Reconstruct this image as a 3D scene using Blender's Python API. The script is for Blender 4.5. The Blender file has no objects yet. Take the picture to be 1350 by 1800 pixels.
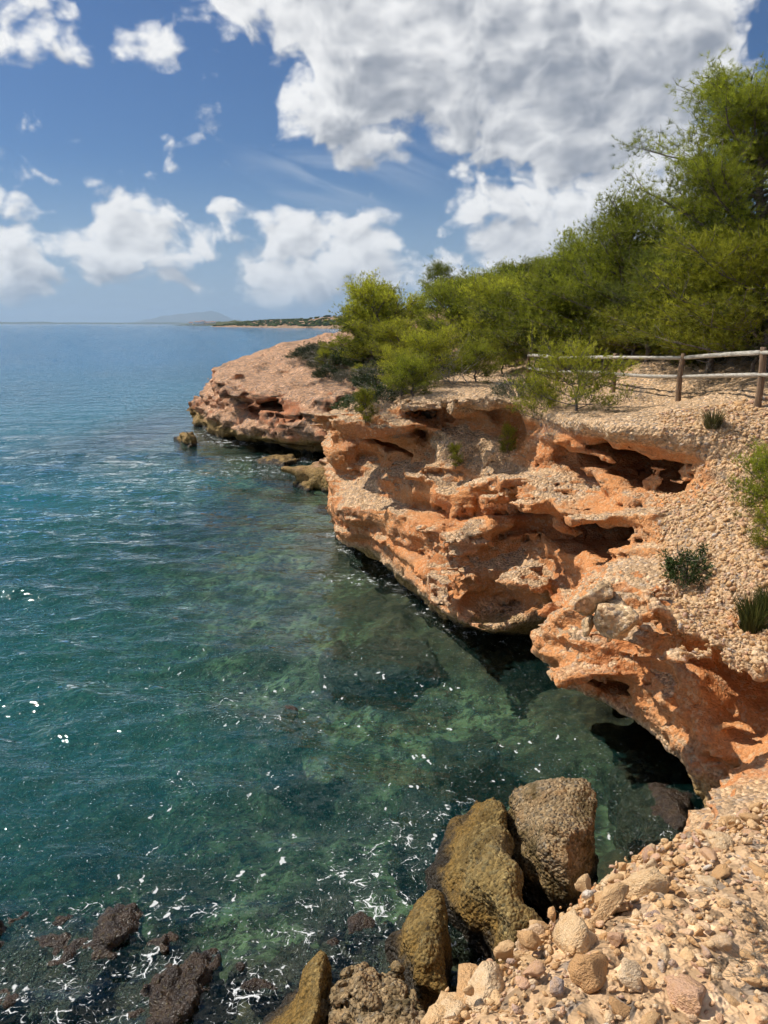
import bpy, bmesh, math, random
import numpy as np

SC = bpy.context.scene
COL = SC.collection
R = math.radians
rng = np.random.default_rng(7)

# ------------------------------------------------------------------ camera
FPX, EYE, HZ = 1352.0, 6.5, 569.0          # focal length in photo pixels, eye above the sea, horizon row
PITCH = math.atan((900 - HZ) / FPX)
cam_d = bpy.data.cameras.new('camera')
cam = bpy.data.objects.new('camera', cam_d)
COL.objects.link(cam)
cam.location = (0, 0, EYE)
cam.rotation_euler = (math.pi / 2 - PITCH, 0, 0)
cam_d.sensor_fit = 'VERTICAL'
cam_d.sensor_height = 24.0
cam_d.lens = 24.0 * FPX / 1800.0
cam_d.clip_start = 0.05
cam_d.clip_end = 200000
SC.camera = cam
SC.view_settings.view_transform = 'Standard'
SC.view_settings.look = 'None'
SC.view_settings.gamma = 1.0
SC.view_settings.exposure = 0.0
SC.cycles.use_denoising = True
SC.cycles.max_bounces = 6
SC.cycles.diffuse_bounces = 2
SC.cycles.glossy_bounces = 2
SC.cycles.transparent_max_bounces = 16
SC.cycles.volume_bounces = 0
SC.cycles.use_adaptive_sampling = True
SC.cycles.adaptive_threshold = 0.04
SC.cycles.adaptive_min_samples = 12

SUN_AZ, SUN_EL = R(-71), R(51)             # azimuth from the view direction (+Y), negative = left
SUN_DIR = (math.sin(SUN_AZ) * math.cos(SUN_EL), math.cos(SUN_AZ) * math.cos(SUN_EL), math.sin(SUN_EL))


def ray(px, py):
    x = (px - 675) / FPX
    y = -(py - 900) / FPX
    return np.array([x, math.cos(PITCH) + y * math.sin(PITCH), -math.sin(PITCH) + y * math.cos(PITCH)])


def at_z(px, py, z):
    d = ray(px, py)
    return d * ((z - EYE) / d[2]) + np.array([0, 0, EYE])


def at_y(px, py, y):
    d = ray(px, py)
    return d * (y / d[1]) + np.array([0, 0, EYE])


# ------------------------------------------------------------------ node helper
class NT:
    def __init__(self, tree):
        self.t = tree
        tree.nodes.clear()

    def n(self, kind, _in=None, **kw):
        nd = self.t.nodes.new(kind)
        for k, v in kw.items():
            setattr(nd, k, v)
        for k, v in (_in or {}).items():
            s = nd.inputs[k]
            if isinstance(v, bpy.types.NodeSocket):
                self.t.links.new(v, s)
            else:
                s.default_value = v
        return nd

    def math(self, op, a, b=None, c=None, clamp=False):
        d = {0: a}
        if b is not None:
            d[1] = b
        if c is not None:
            d[2] = c
        return self.n('ShaderNodeMath', d, operation=op, use_clamp=clamp).outputs[0]

    def mix(self, f, a, b, blend='MIX'):
        nd = self.n('ShaderNodeMix', data_type='RGBA', blend_type=blend)
        for i, v in ((0, f), (6, a), (7, b)):
            if isinstance(v, bpy.types.NodeSocket):
                self.t.links.new(v, nd.inputs[i])
            else:
                if i and len(v) == 3:
                    v = (*v, 1)
                nd.inputs[i].default_value = v
        return nd.outputs[2]

    def step(self, v, a, b, x=0.0, y=1.0):
        return self.n('ShaderNodeMapRange', {0: v, 1: a, 2: b, 3: x, 4: y}, interpolation_type='SMOOTHSTEP').outputs[0]

    def noise(self, vec, scale, detail=4, rough=0.55, dist=0.0):
        return self.n('ShaderNodeTexNoise', {'Vector': vec, 'Scale': scale, 'Detail': detail, 'Roughness': rough, 'Distortion': dist}).outputs[0]

    def vmath(self, op, a, b=None, out=0):
        d = {0: a}
        if b is not None:
            d[1] = b
        return self.n('ShaderNodeVectorMath', d, operation=op).outputs[out]

    def link(self, a, b):
        self.t.links.new(a, b)


def new_mat(name):
    m = bpy.data.materials.new(name)
    m.use_nodes = True
    return m, NT(m.node_tree)


def finish(t, shader):
    o = t.n('ShaderNodeOutputMaterial')
    t.link(shader, o.inputs[0])


# ------------------------------------------------------------------ world: Nishita sky with cumulus
world = bpy.data.worlds.new('World')
SC.world = world
world.use_nodes = True
wt = NT(world.node_tree)
world.cycles.sampling_method = 'NONE'
sky = wt.n('ShaderNodeTexSky', sky_type='NISHITA', sun_disc=False, sun_elevation=SUN_EL, sun_rotation=SUN_AZ, altitude=0, air_density=1.0, dust_density=0.6, ozone_density=3.2)
dirv = wt.n('ShaderNodeTexCoord').outputs['Generated']
sep = wt.n('ShaderNodeSeparateXYZ', {0: dirv})
az = wt.math('ARCTAN2', sep.outputs[0], sep.outputs[1])
el = wt.math('ARCSINE', sep.outputs[2])
# cumulus seen in the photograph: column, row, half width, half height (photo pixels), thickness
BLOB = [(640, 80, 200, 185, 1.0), (860, 55, 310, 195, 1.1), (1090, 95, 235, 190, 1.05), (1010, 205, 230, 110, 0.9), (650, 185, 120, 85, 0.8), (1140, 290, 150, 140, 0.85),
        (820, 285, 95, 60, 0.55), (850, 355, 130, 55, 0.6), (1030, 345, 190, 130, 0.8), (930, 455, 290, 70, 0.66),
        (20, 430, 175, 85, 0.8), (235, 425, 165, 66, 0.78), (255, 362, 100, 26, 0.40),
        (430, 383, 62, 30, 0.42), (590, 435, 165, 75, 0.8), (690, 482, 330, 48, 0.66),
        (400, 5, 95, 70, 0.6), (70, 45, 125, 55, 0.50), (290, 95, 58, 55, 0.36), (330, 500, 110, 26, 0.50), (500, 505, 150, 30, 0.52), (150, 502, 80, 22, 0.44)]


def az_el(px, py):
    d = ray(px, py)
    return math.atan2(d[0], d[1]), math.asin(d[2] / np.linalg.norm(d))


def noise2(vec, scale, detail, rough, dist=0.0):
    return wt.n('ShaderNodeTexNoise', {'Vector': vec, 'Scale': scale, 'Detail': detail, 'Roughness': rough, 'Distortion': dist}, noise_dimensions='2D')


v0 = wt.n('ShaderNodeCombineXYZ', {0: az, 1: el}).outputs[0]
warp = noise2(v0, 9.0, 2, 0.6).outputs[1]
WARP = wt.vmath('MULTIPLY', wt.vmath('SUBTRACT', warp, (0.5, 0.5, 0.5)), (0.11, 0.07, 0.0))
# the same kind of scattered cumulus goes on all round outside the frame
front = wt.math('MULTIPLY', wt.step(az, -0.62, -0.50), wt.step(az, 0.62, 0.50))
inside = wt.math('MULTIPLY', front, wt.step(el, 0.50, 0.38))
gen = wt.step(noise2(wt.vmath('MULTIPLY', v0, (1.0, 1.7, 0)), 2.6, 1, 0.5).outputs[0], 0.45, 0.70, 0.0, 0.95)
GEN = wt.math('MULTIPLY', gen, wt.math('SUBTRACT', 1.0, inside))


def coverage(vw):
    cov = GEN
    for cx, cy, rx, ry, am in BLOB:
        ca, ce = az_el(cx, cy)
        s = math.sqrt(am)
        q = wt.n('ShaderNodeVectorMath', {0: vw, 1: (s * FPX / rx, s * FPX / ry, 0), 2: (-ca * s * FPX / rx, -ce * s * FPX / ry, 0)}, operation='MULTIPLY_ADD').outputs[0]
        r2 = wt.n('ShaderNodeVectorMath', {0: q, 1: q}, operation='DOT_PRODUCT').outputs[1]
        cov = wt.math('SMOOTH_MAX', cov, wt.math('SUBTRACT', am, r2), 0.25)
    return cov


def billow(v, det):
    sv = wt.vmath('MULTIPLY', v, (1.0, 1.4, 0))
    n1 = noise2(sv, 11.0, det, 0.55, 0.1).outputs[0]
    n2 = wt.n('ShaderNodeTexVoronoi', {'Vector': wt.vmath('ADD', sv, WARP), 'Scale': 19.0, 'Detail': 2.0, 'Roughness': 0.55}, feature='F1', voronoi_dimensions='2D').outputs[0]
    d = wt.n('ShaderNodeMath', {0: n1, 1: 1.45, 2: -0.60}, operation='MULTIPLY_ADD').outputs[0]
    return wt.n('ShaderNodeMath', {0: n2, 1: -0.42, 2: d}, operation='MULTIPLY_ADD').outputs[0]


vflat = v0
vw0 = wt.vmath('ADD', v0, WARP)
cov1 = coverage(vw0)
cov2 = coverage(wt.vmath('ADD', vw0, (-0.030, 0.045, 0)))
b1 = billow(v0, 6)
b2 = billow(wt.vmath('ADD', v0, (-0.010, 0.013, 0)), 3)
den = wt.math('ADD', cov1, b1)
alpha = wt.step(den, -0.02, 0.36)
thick = wt.step(den, 0.20, 1.15)
rel1 = wt.n('ShaderNodeClamp', {0: wt.math('MULTIPLY', wt.math('SUBTRACT', cov1, cov2), 1.2), 1: -0.50, 2: 0.26}).outputs[0]
rel2 = wt.math('MULTIPLY', wt.math('SUBTRACT', b1, b2), 1.3)
lit = wt.math('ADD', wt.math('SUBTRACT', 0.55, wt.math('MULTIPLY', thick, 0.58)), wt.math('ADD', rel1, rel2))  # sunward edges bright, thick parts grey: cloud shading painted into the colour
lit = wt.step(lit, -0.45, 1.0)
ccol = wt.mix(lit, (4.0, 4.4, 5.2), (13.0, 13.0, 13.0))
# thin high streaks
cst = wt.vmath('MULTIPLY', wt.n('ShaderNodeVectorRotate', {'Vector': vflat, 'Angle': 0.30}, rotation_type='Z_AXIS').outputs[0], (5.0, 26.0, 0))
ca_, ce_ = az_el(600, 300)
cr = wt.n('ShaderNodeVectorMath', {0: vflat, 1: (FPX / 230, FPX / 90, 1), 2: (-ca_ * FPX / 230, -ce_ * FPX / 90, 0)}, operation='MULTIPLY_ADD').outputs[0]
cr = wt.step(wt.n('ShaderNodeVectorMath', {0: cr}, operation='LENGTH').outputs[1], 1.0, 0.1)
cir = wt.math('MULTIPLY', wt.step(noise2(cst, 1.0, 4, 0.55, 0.8).outputs[0], 0.42, 0.75), cr)
skyc = wt.mix(1.0, sky.outputs[0], (0.52, 0.73, 1.0), 'MULTIPLY')
hz_ = wt.step(el, 0.20, 0.0, 0.0, 0.75)
skyc = wt.mix(hz_, skyc, (5.2, 6.9, 9.2))
skyc = wt.mix(wt.math('MULTIPLY', cir, 0.35), skyc, (9, 9.8, 10.8))
fade = wt.step(el, -0.02, 0.05, 0.45, 1.0)
full = wt.mix(wt.math('MULTIPLY', alpha, fade), skyc, ccol)
bg = wt.n('ShaderNodeBackground', {'Color': full, 'Strength': 0.073})
wo = wt.n('ShaderNodeOutputWorld')
wt.link(bg.outputs[0], wo.inputs[0])

# ------------------------------------------------------------------ sun lamp
sd = bpy.data.lights.new('sun', 'SUN')
sd.energy = 5.0
sd.angle = R(0.53)
sd.color = (1.0, 0.94, 0.84)
sun = bpy.data.objects.new('sun', sd)
COL.objects.link(sun)
from mathutils import Vector, Matrix
sun.rotation_euler = Vector(SUN_DIR).to_track_quat('Z', 'Y').to_euler()
sun.location = (-20, 10, 40)


# ------------------------------------------------------------------ numpy noise
TB = 64
TAB = np.random.default_rng(11).random((TB, TB, TB)).astype(np.float32)
TABF = np.ascontiguousarray(TAB.ravel())


def vnoise(p, off=0.0):
    """smooth value noise in -1..1 of an (n,3) array"""
    p = p + np.float32(off)
    i = np.floor(p).astype(np.int64)
    f = (p - i).astype(np.float32)
    f = f * f * (3 - 2 * f)
    i = i.astype(np.int32) & (TB - 1)
    j = (i + 1) & (TB - 1)
    x0, x1 = i[:, 0] << 12, j[:, 0] << 12
    y0, y1 = i[:, 1] << 6, j[:, 1] << 6
    z0, z1 = i[:, 2], j[:, 2]
    fx, fy, fz = f[:, 0], f[:, 1], f[:, 2]
    T = TABF
    k00, k10, k01, k11 = x0 + y0, x1 + y0, x0 + y1, x1 + y1
    def lx(a_, b_):
        u = T.take(a_)
        return u + (T.take(b_) - u) * fx
    a = lx(k00 + z0, k10 + z0)
    a += (lx(k01 + z0, k11 + z0) - a) * fy
    c = lx(k00 + z1, k10 + z1)
    c += (lx(k01 + z1, k11 + z1) - c) * fy
    return (a + (c - a) * fz) * 2 - 1


def fbm(p, octs=4, gain=0.5, lac=2.03, off=0.0):
    s = np.zeros(len(p), np.float32)
    a = 1.0
    for o in range(octs):
        s += a * vnoise(p, off + 17.3 * o)
        p = p * np.float32(lac)
        a *= gain
    return s


def worley(p, off=0.0):
    """distance to nearest and second feature point, plus a random value of the cell"""
    p = p + np.float32(off)
    i = np.floor(p).astype(np.int32)
    f = (p - i).astype(np.float32)
    d1 = np.full(len(p), 9, np.float32)
    d2 = d1.copy()
    cid = np.zeros(len(p), np.float32)
    for dx in (-1, 0, 1):
        for dy in (-1, 0, 1):
            for dz in (-1, 0, 1):
                a, b, c = (i[:, 0] + dx) & 63, (i[:, 1] + dy) & 63, (i[:, 2] + dz) & 63
                vx = dx + TABF.take((a << 12) + (b << 6) + c) - f[:, 0]
                vy = dy + TABF.take((b << 12) + (c << 6) + a) - f[:, 1]
                vz = dz + TABF.take((c << 12) + (a << 6) + b) - f[:, 2]
                d = vx * vx + vy * vy + vz * vz
                n = d < d1
                d2 = np.where(n, d1, np.minimum(d2, d))
                cid = np.where(n, TABF.take((((a + 7) & 63) << 12) + (b << 6) + c), cid)
                d1 = np.where(n, d, d1)
    return np.sqrt(d1), np.sqrt(d2), cid


def sstep(x, a, b):
    t = np.clip((x - a) / (b - a), 0, 1)
    return t * t * (3 - 2 * t)


def smin(a, b, k):
    h = np.clip(0.5 + 0.5 * (b - a) / k, 0, 1)
    return b * (1 - h) + a * h - k * h * (1 - h)


def smax(a, b, k):
    return -smin(-a, -b, k)


# ------------------------------------------------------------------ mesh helpers
def mesh_np(name, verts, faces, smooth=True):
    """faces: (n,3) or (n,4) int array"""
    me = bpy.data.meshes.new(name)
    verts = np.asarray(verts, np.float32)
    faces = np.asarray(faces, np.int32)
    n, k = faces.shape
    me.vertices.add(len(verts))
    me.vertices.foreach_set('co', verts.ravel())
    me.loops.add(n * k)
    me.loops.foreach_set('vertex_index', faces.ravel())
    me.polygons.add(n)
    me.polygons.foreach_set('loop_start', np.arange(0, n * k, k, dtype=np.int32))
    me.polygons.foreach_set('use_smooth', np.full(n, smooth, bool))
    me.update(calc_edges=True)
    return me


def attr(me, name, vals):
    a = me.attributes.new(name, 'FLOAT', 'POINT')
    a.data.foreach_set('value', np.asarray(vals, np.float32))


def link(name, data, parent=None, mat=None, loc=None):
    o = bpy.data.objects.new(name, data)
    COL.objects.link(o)
    if parent is not None:
        o.parent = parent
    if mat is not None and data is not None and not data.materials:
        data.materials.append(mat)
    if loc is not None:
        o.location = loc
    return o


def tag(o, label=None, cat=None, group=None, kind=None):
    if label:
        o['label'] = label
    if cat:
        o['category'] = cat
    if group:
        o['group'] = group
    if kind:
        o['kind'] = kind
    return o


def normals_of(v, q):
    n = np.zeros_like(v)
    a = v[q[:, 2]] - v[q[:, 0]]
    b = v[q[:, 3 if q.shape[1] == 4 else 1]] - v[q[:, 1 if q.shape[1] == 4 else 0]]
    fn = np.cross(a, b) if q.shape[1] == 4 else np.cross(v[q[:, 1]] - v[q[:, 0]], a)
    for k in range(q.shape[1]):
        for c in range(3):
            n[:, c] += np.bincount(q[:, k], fn[:, c], len(v))
    return n / (np.linalg.norm(n, axis=1, keepdims=True) + 1e-9)


def surface_nets(F, xs, ys, zs):
    """F>0 inside, rectilinear grid -> verts, quads (outward)"""
    nx, ny, nz = F.shape
    S = F > 0
    cnt = np.zeros((nx - 1, ny - 1, nz - 1), np.int8)
    for dx in (0, 1):
        for dy in (0, 1):
            for dz in (0, 1):
                cnt += S[dx:nx - 1 + dx, dy:ny - 1 + dy, dz:nz - 1 + dz]
    act = (cnt > 0) & (cnt < 8)
    idx = np.full(act.shape, -1, np.int32)
    ci = np.argwhere(act)
    idx[act] = np.arange(len(ci), dtype=np.int32)
    cor = [(a, b, c) for a in (0, 1) for b in (0, 1) for c in (0, 1)]
    val = {c: F[ci[:, 0] + c[0], ci[:, 1] + c[1], ci[:, 2] + c[2]] for c in cor}
    acc = np.zeros((len(ci), 3), np.float32)
    num = np.zeros(len(ci), np.float32)
    for c in cor:
        for ax in range(3):
            if c[ax]:
                continue
            e = list(c)
            e[ax] = 1
            a, b = val[c], val[tuple(e)]
            m = (a > 0) != (b > 0)
            t = np.where(m, a / np.where(m, a - b, 1), 0)
            pt = np.empty((len(ci), 3), np.float32)
            pt[:] = c
            pt[:, ax] = t
            acc += pt * m[:, None]
            num += m
    acc /= num[:, None]
    V = np.empty_like(acc)
    for k, g in enumerate((xs, ys, zs)):
        i = ci[:, k]
        V[:, k] = g[i] + acc[:, k] * (g[i + 1] - g[i])
    Q = []
    # edges along x, y, z
    for ax in range(3):
        a = S[tuple(slice(0, -1) if k == ax else slice(1, -1) for k in range(3))]
        b = S[tuple(slice(1, None) if k == ax else slice(1, -1) for k in range(3))]
        for sgn, m in ((1, a & ~b), (-1, ~a & b)):
            e = np.argwhere(m)
            if not len(e):
                continue
            o1, o2 = [(1, 2), (2, 0), (0, 1)][ax]
            base = e.copy()
            for k in range(3):
                if k != ax:
                    base[:, k] += 1
            def cell(d1, d2):
                c = base.copy()
                c[:, o1] -= d1
                c[:, o2] -= d2
                return idx[c[:, 0], c[:, 1], c[:, 2]]
            q = np.stack([cell(1, 1), cell(0, 1), cell(0, 0), cell(1, 0)], 1)
            Q.append(q if sgn > 0 else q[:, ::-1])
    return V, np.concatenate(Q)


def subdivide(v, q):
    """one linear split of quads into four"""
    n = len(v)
    e = np.concatenate([q[:, [k, (k + 1) % 4]] for k in range(4)])
    e.sort(axis=1)
    key = e[:, 0].astype(np.int64) * n + e[:, 1]
    u, inv = np.unique(key, return_inverse=True)
    mid = (v[u // n] + v[u % n]) * 0.5
    cen = v[q].mean(1)
    m = len(q)
    ei = (inv + n).reshape(4, m).T
    fi = np.arange(m) + n + len(u)
    Q = np.concatenate([np.stack([q[:, k], ei[:, k], fi, ei[:, (k + 3) % 4]], 1) for k in range(4)])
    return np.concatenate([v, mid, cen]), Q


def relax(v, q, it=1, w=0.5):
    for _ in range(it):
        s = np.zeros_like(v)
        c = np.zeros(len(v))
        for k in range(4):
            for j in (1, 3):
                o = v[q[:, (k + j) % 4]]
                for d in range(3):
                    s[:, d] += np.bincount(q[:, k], o[:, d], len(v))
            c += 2 * np.bincount(q[:, k], minlength=len(v))
        v = v * (1 - w) + w * s / np.maximum(c, 1)[:, None]
    return v.astype(np.float32)


def drop_islands(v, q, small=400):
    """remove loose crumbs the relief may have cut off"""
    lab = np.arange(len(v))
    for _ in range(200):
        m = lab[q].min(1)
        new = lab.copy()
        for k in range(4):
            np.minimum.at(new, q[:, k], m)
        new = new[new]
        if (new == lab).all():
            break
        lab = new
    cnt = np.bincount(lab, minlength=len(v))
    keep = cnt[lab] > small
    q = q[keep[q[:, 0]]]
    used = np.zeros(len(v), bool)
    used[q.ravel()] = True
    re = np.cumsum(used) - 1
    return v[used], re[q]

# ------------------------------------------------------------------ the coast as a solid
# contour lines of the cliff: photo pixels (row > 200) on the plane of that height, or plan coordinates
INL = [(70, -30), (70, 130)]
CONT = {
    0.0: [(30, 112), (-4, 84), (-11, 66), (-14, 58), (345, 742), (372, 762), (430, 776), (500, 786), (560, 793), (-2.2, 39.5), (0.3, 36.5), (0.6, 33), (-0.2, 30), (-0.8, 27), (-1.3, 24.5), (594, 940), (616, 964), (660, 972), (680, 988), (720, 1030), (782, 1078), (820, 1105), (890, 1118), (3.4, 15.4), (4.3, 15.3), (4.6, 14.2), (4.3, 13.3), (4.7, 12.3), (5.3, 11.5), (5.8, 10.5), (5.7, 9.7), (5.0, 9.3), (4.2, 8.7), (3.7, 7.8), (3.0, 6.8), (2.2, 5.8), (1.5, 4.9), (0.7, 4.1), (-0.3, 3.2), (-1.5, 2.2), (-3, 1.0), (-5, -1), (-9, -5), (-9, -30)],
    0.8: [(30, 112), (-4, 83), (-10.5, 66), (-13.5, 57.5), (341, 722), (380, 748), (430, 766), (500, 777), (565, 783), (-2.2, 39.8), (0.3, 37), (0.6, 33), (-0.2, 30), (-0.9, 27), (-1.4, 24.5), (587, 915), (602, 955), (650, 962), (690, 995), (760, 1055), (800, 1090), (880, 1112), (945, 1085), (3.7, 14.6), (4.0, 13.7), (3.5, 12.9), (945, 1150), (968, 1205), (1060, 1234), (1130, 1274), (1205, 1354), (1255, 1372), (1300, 1380), (1200, 1432), (3.2, 7.2), (2.4, 6.0), (1.5, 4.8), (0.7, 3.9), (-0.2, 2.9), (-1.5, 1.9), (-3, 0.8), (-5, -1.2), (-9, -5.5), (-9, -30)],
    1.8: [(30, 112), (-3.5, 82), (-10, 66), (-12.5, 57), (350, 703), (385, 717), (450, 735), (520, 745), (575, 750), (-2.2, 40.5), (0.2, 38), (0.5, 34), (-0.4, 30), (-1.1, 27), (-1.7, 24.5), (580, 860), (592, 898), (640, 905), (700, 930), (760, 958), (850, 968), (920, 975), (3.4, 14.4), (3.7, 13.4), (3.3, 12.6), (947, 1108), (1000, 1128), (1070, 1140), (1150, 1160), (1220, 1195), (1280, 1235), (1340, 1262), (5.6, 8.2), (5.2, 7.3), (4.2, 6.6), (3.2, 5.8), (2.2, 5.0), (1.5, 4.5), (0.7, 3.6), (-0.2, 2.6), (-1.3, 1.7), (-3, 0.5), (-5, -1.4), (-9, -6), (-9, -30)],
    3.0: [(30, 112), (-3, 81), (-9, 66), (-11.5, 57), (371, 668), (400, 680), (450, 690), (520, 696), (590, 703), (-1.5, 39), (0, 36), (-0.2, 32), (-1, 28), (-1.6, 25.5), (576, 776), (584, 795), (640, 795), (700, 805), (760, 832), (830, 846), (900, 852), (980, 884), (1060, 935), (1150, 968), (1250, 1010), (1340, 1040), (7.0, 9.6), (7.0, 8), (6.0, 6.2), (4.6, 5.1), (3.2, 4.6), (2.2, 4.4), (1.55, 4.25), (0.8, 3.3), (0.1, 2.4), (-1, 1.6), (-3, 0.2), (-6, -3), (-9, -7), (-9, -30)],
    4.0: [(30, 112), (0, 78), (-9, 66), (-11, 57), (-10.81, 50.06), (-8.68, 44.58), (-6.45, 40.84), (-4.15, 38.89), (-2.04, 36.82), (-1.3, 39.3), (-0.2, 37.5), (0.1, 36), (-0.2, 32), (-0.9, 28), (-1.3, 25.5), (588, 728), (640, 748), (712, 750), (740, 735), (800, 755), (870, 762), (940, 775), (1000, 800), (1100, 815), (1200, 836), (1300, 860), (1345, 868), (8.5, 11.5), (9, 9), (7, 6.2), (4.5, 4.3), (3.2, 3.75), (2.2, 3.45), (1.6, 3.35), (1.2, 3.0), (0.6, 2.4), (0, 1.7), (-1, 1.2), (-3, -0.1), (-6, -3), (-9, -7), (-9, -30)],
    5.0: [(30, 112), (4, 76), (-8.5, 66), (-10.5, 57), (-10.46, 50.71), (-8.33, 45.23), (-6.10, 41.49), (-3.80, 39.54), (-1.69, 37.47), (-1, 40), (0.3, 38), (2.0, 34), (1.5, 29), (1.2, 25), (700, 690), (740, 690), (850, 684), (930, 697), (1050, 728), (1180, 735), (1300, 738), (8, 12.4), (11, 9), (9, 5.6), (5, 3.8), (3, 2.9), (1350, 1402), (1260, 1412), (1195, 1436), (1180, 1488), (1100, 1520), (1000, 1592), (930, 1640), (850, 1690), (740, 1800), (0, 1.15), (-1, 0.7), (-3, -0.5), (-6, -3.5), (-9, -7.5), (-9, -30)],
}
CZ = sorted(CONT)


def plan_poly(z):
    out = []
    for a, b in CONT[z]:
        out.append(tuple(at_z(a, b, z)[:2]) if b > 200 else (a, b))
    return np.array(out + INL)


POLYS = {z: plan_poly(z) for z in CZ}


def poly_dist(X, Y, poly):
    """signed distance, positive inside"""
    d = np.full(X.shape, 1e9, np.float32)
    ins = np.zeros(X.shape, bool)
    n = len(poly)
    for k in range(n):
        ax, ay = poly[k]
        bx, by = poly[(k + 1) % n]
        ex, ey = bx - ax, by - ay
        t = np.clip(((X - ax) * ex + (Y - ay) * ey) / (ex * ex + ey * ey), 0, 1)
        dd = (X - ax - t * ex) ** 2 + (Y - ay - t * ey) ** 2
        np.minimum(d, dd, out=d)
        c = (ay > Y) != (by > Y)
        if ey != 0:
            ins ^= c & (X < ax + (Y - ay) / ey * ex)
    d = np.sqrt(d)
    return np.where(ins, d, -d).astype(np.float32)


# heights of the plateau: plan x, y, height
HP = np.array([
    (0, 0, 5.0), (1, 1.6, 5.0), (2.2, 1.9, 4.97), (3, 0, 5.05), (0.2, 1.2, 5.0), (-4, -4, 5.0), (8, 0, 5.7), (6, 4.2, 5.4), (11, 8, 6.0), (1.2, 2.0, 4.95), (2.6, 2.6, 4.9),
    (5.17, 13.7, 5.02), (6.36, 13.2, 5.12), (5.9, 15.6, 4.98), (5.3, 18, 4.92), (4.5, 20.5, 4.9), (4.2, 23, 4.9), (8, 13.2, 5.25), (5.0, 13.0, 4.88), (6.2, 12.4, 4.95), (3.9, 17.5, 4.85), (7.5, 14.3, 5.5), (10, 15, 6.0), (7, 19, 5.7), (7, 28, 6.2), (12, 22, 6.6), (25, 20, 8.5), (25, 45, 8.5), (14, 34, 7.2),
    (1.2, 22, 4.9), (2.5, 21, 4.95), (0, 23.5, 4.55), (-0.8, 25, 4.3), (0, 30, 4.4), (2.5, 30, 5.1), (2, 36, 5.2), (-1.5, 40.5, 3.6), (-6.4, 41.3, 3.1), (-4.1, 39.5, 3.1), (-2.1, 37.4, 3.15), (-8.6, 45.2, 3.35), (-6, 46, 3.65), (-10.6, 50.4, 3.68), (-11, 55, 3.75), (-9, 63, 4.2), (-7.8, 57, 4.9), (-5.5, 57, 5.4), (-3, 48, 4.7), (0, 48, 5.5), (3.5, 47, 6.3), (5, 56, 7.3), (0, 72, 6.5), (-6, 70, 4.6), (12, 90, 8.5), (30, 100, 9), (60, 60, 11), (60, 0, 9), (60, 110, 10)])


def _tps(r2):
    return np.where(r2 > 1e-9, r2 * np.log(r2 + 1e-12), 0)


_n = len(HP)
_A = np.zeros((_n + 3, _n + 3))
_A[:_n, :_n] = _tps(((HP[:, None, :2] - HP[None, :, :2]) ** 2).sum(-1)) + np.eye(_n) * 0.3
_A[:_n, _n:] = np.c_[np.ones(_n), HP[:, :2]]
_A[_n:, :_n] = _A[:_n, _n:].T
_W = np.linalg.solve(_A, np.r_[HP[:, 2], 0, 0, 0])


def plateau(X, Y):
    o = _W[_n] + _W[_n + 1] * X + _W[_n + 2] * Y
    for k in range(_n):
        o = o + _W[k] * _tps((X - HP[k, 0]) ** 2 + (Y - HP[k, 1]) ** 2)
    return o.astype(np.float32)


# hollows: photo pixel of the opening's middle, height, half length, half depth, half height, direction of its long axis (degrees in plan), tilt of the long axis
HOLLOW = [
    # middle cliff
    (870, 1075, 1.05, 1.2, 0.95, 0.40, -42, 0), (930, 1090, 0.85, 0.6, 0.8, 0.55, -60, 0),
    (960, 935, 2.62, 1.05, 1.7, 0.52, -55, 3), (1075, 938, 2.75, 1.2, 1.9, 0.54, -45, 5), (905, 912, 2.6, 0.5, 0.7, 0.36, -50, 0),
    (1055, 795, 4.05, 0.95, 1.4, 0.40, -48, 0), (1140, 812, 4.0, 1.0, 1.5, 0.44, -44, -3), (1215, 832, 3.93, 0.75, 1.3, 0.42, -40, -5),
    (690, 775, 3.50, 0.9, 0.95, 0.36, -12, 0), (650, 785, 3.35, 0.6, 0.7, 0.28, 0, 0),
    (765, 722, 4.45, 0.5, 0.8, 0.26, -20, 0), (860, 738, 4.40, 0.85, 0.8, 0.26, -25, -6),
    (720, 880, 2.5, 0.35, 0.45, 0.22, -30, 0), (840, 885, 2.7, 0.45, 0.45, 0.2, -45, 0), (690, 985, 1.2, 0.8, 0.28, 0.14, -50, 0), (760, 900, 2.35, 0.4, 0.35, 0.15, -40, 0), (800, 935, 2.1, 0.35, 0.35, 0.14, -40, 0),
    # near cliff
    (1305, 1215, 1.95, 0.85, 0.75, 0.50, -35, -8), (1240, 1165, 2.25, 0.4, 0.45, 0.16, -25, -6), (1130, 1195, 1.35, 0.55, 0.3, 0.08, -25, 0), (1190, 1240, 1.25, 0.5, 0.35, 0.08, -30, -6), (1040, 1205, 1.1, 0.7, 0.45, 0.11, -15, -4),
    (1290, 1300, 1.3, 0.45, 0.3, 0.07, -35, 0), (1130, 1108, 2.0, 0.35, 0.35, 0.12, -30, 0),
    # headland
    (535, 722, 2.15, 3.2, 3.2, 0.55, -14, 0), (560, 768, 0.8, 3.0, 3.0, 0.65, -14, 0), (430, 715, 2.4, 1.2, 0.6, 0.35, -40, 0), (500, 765, 0.8, 2.0, 1.2, 0.4, -20, 0),
]
# caves at sea level: plan x, y, z, rx, ry, rz, direction
CAVE = [(4.1, 14.2, 0.25, 1.0, 1.5, 0.85, 20), (5.2, 10.6, 0.1, 1.0, 1.1, 0.75, 30), (4.6, 11.8, 0.1, 0.9, 0.9, 0.6, 0)]
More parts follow.
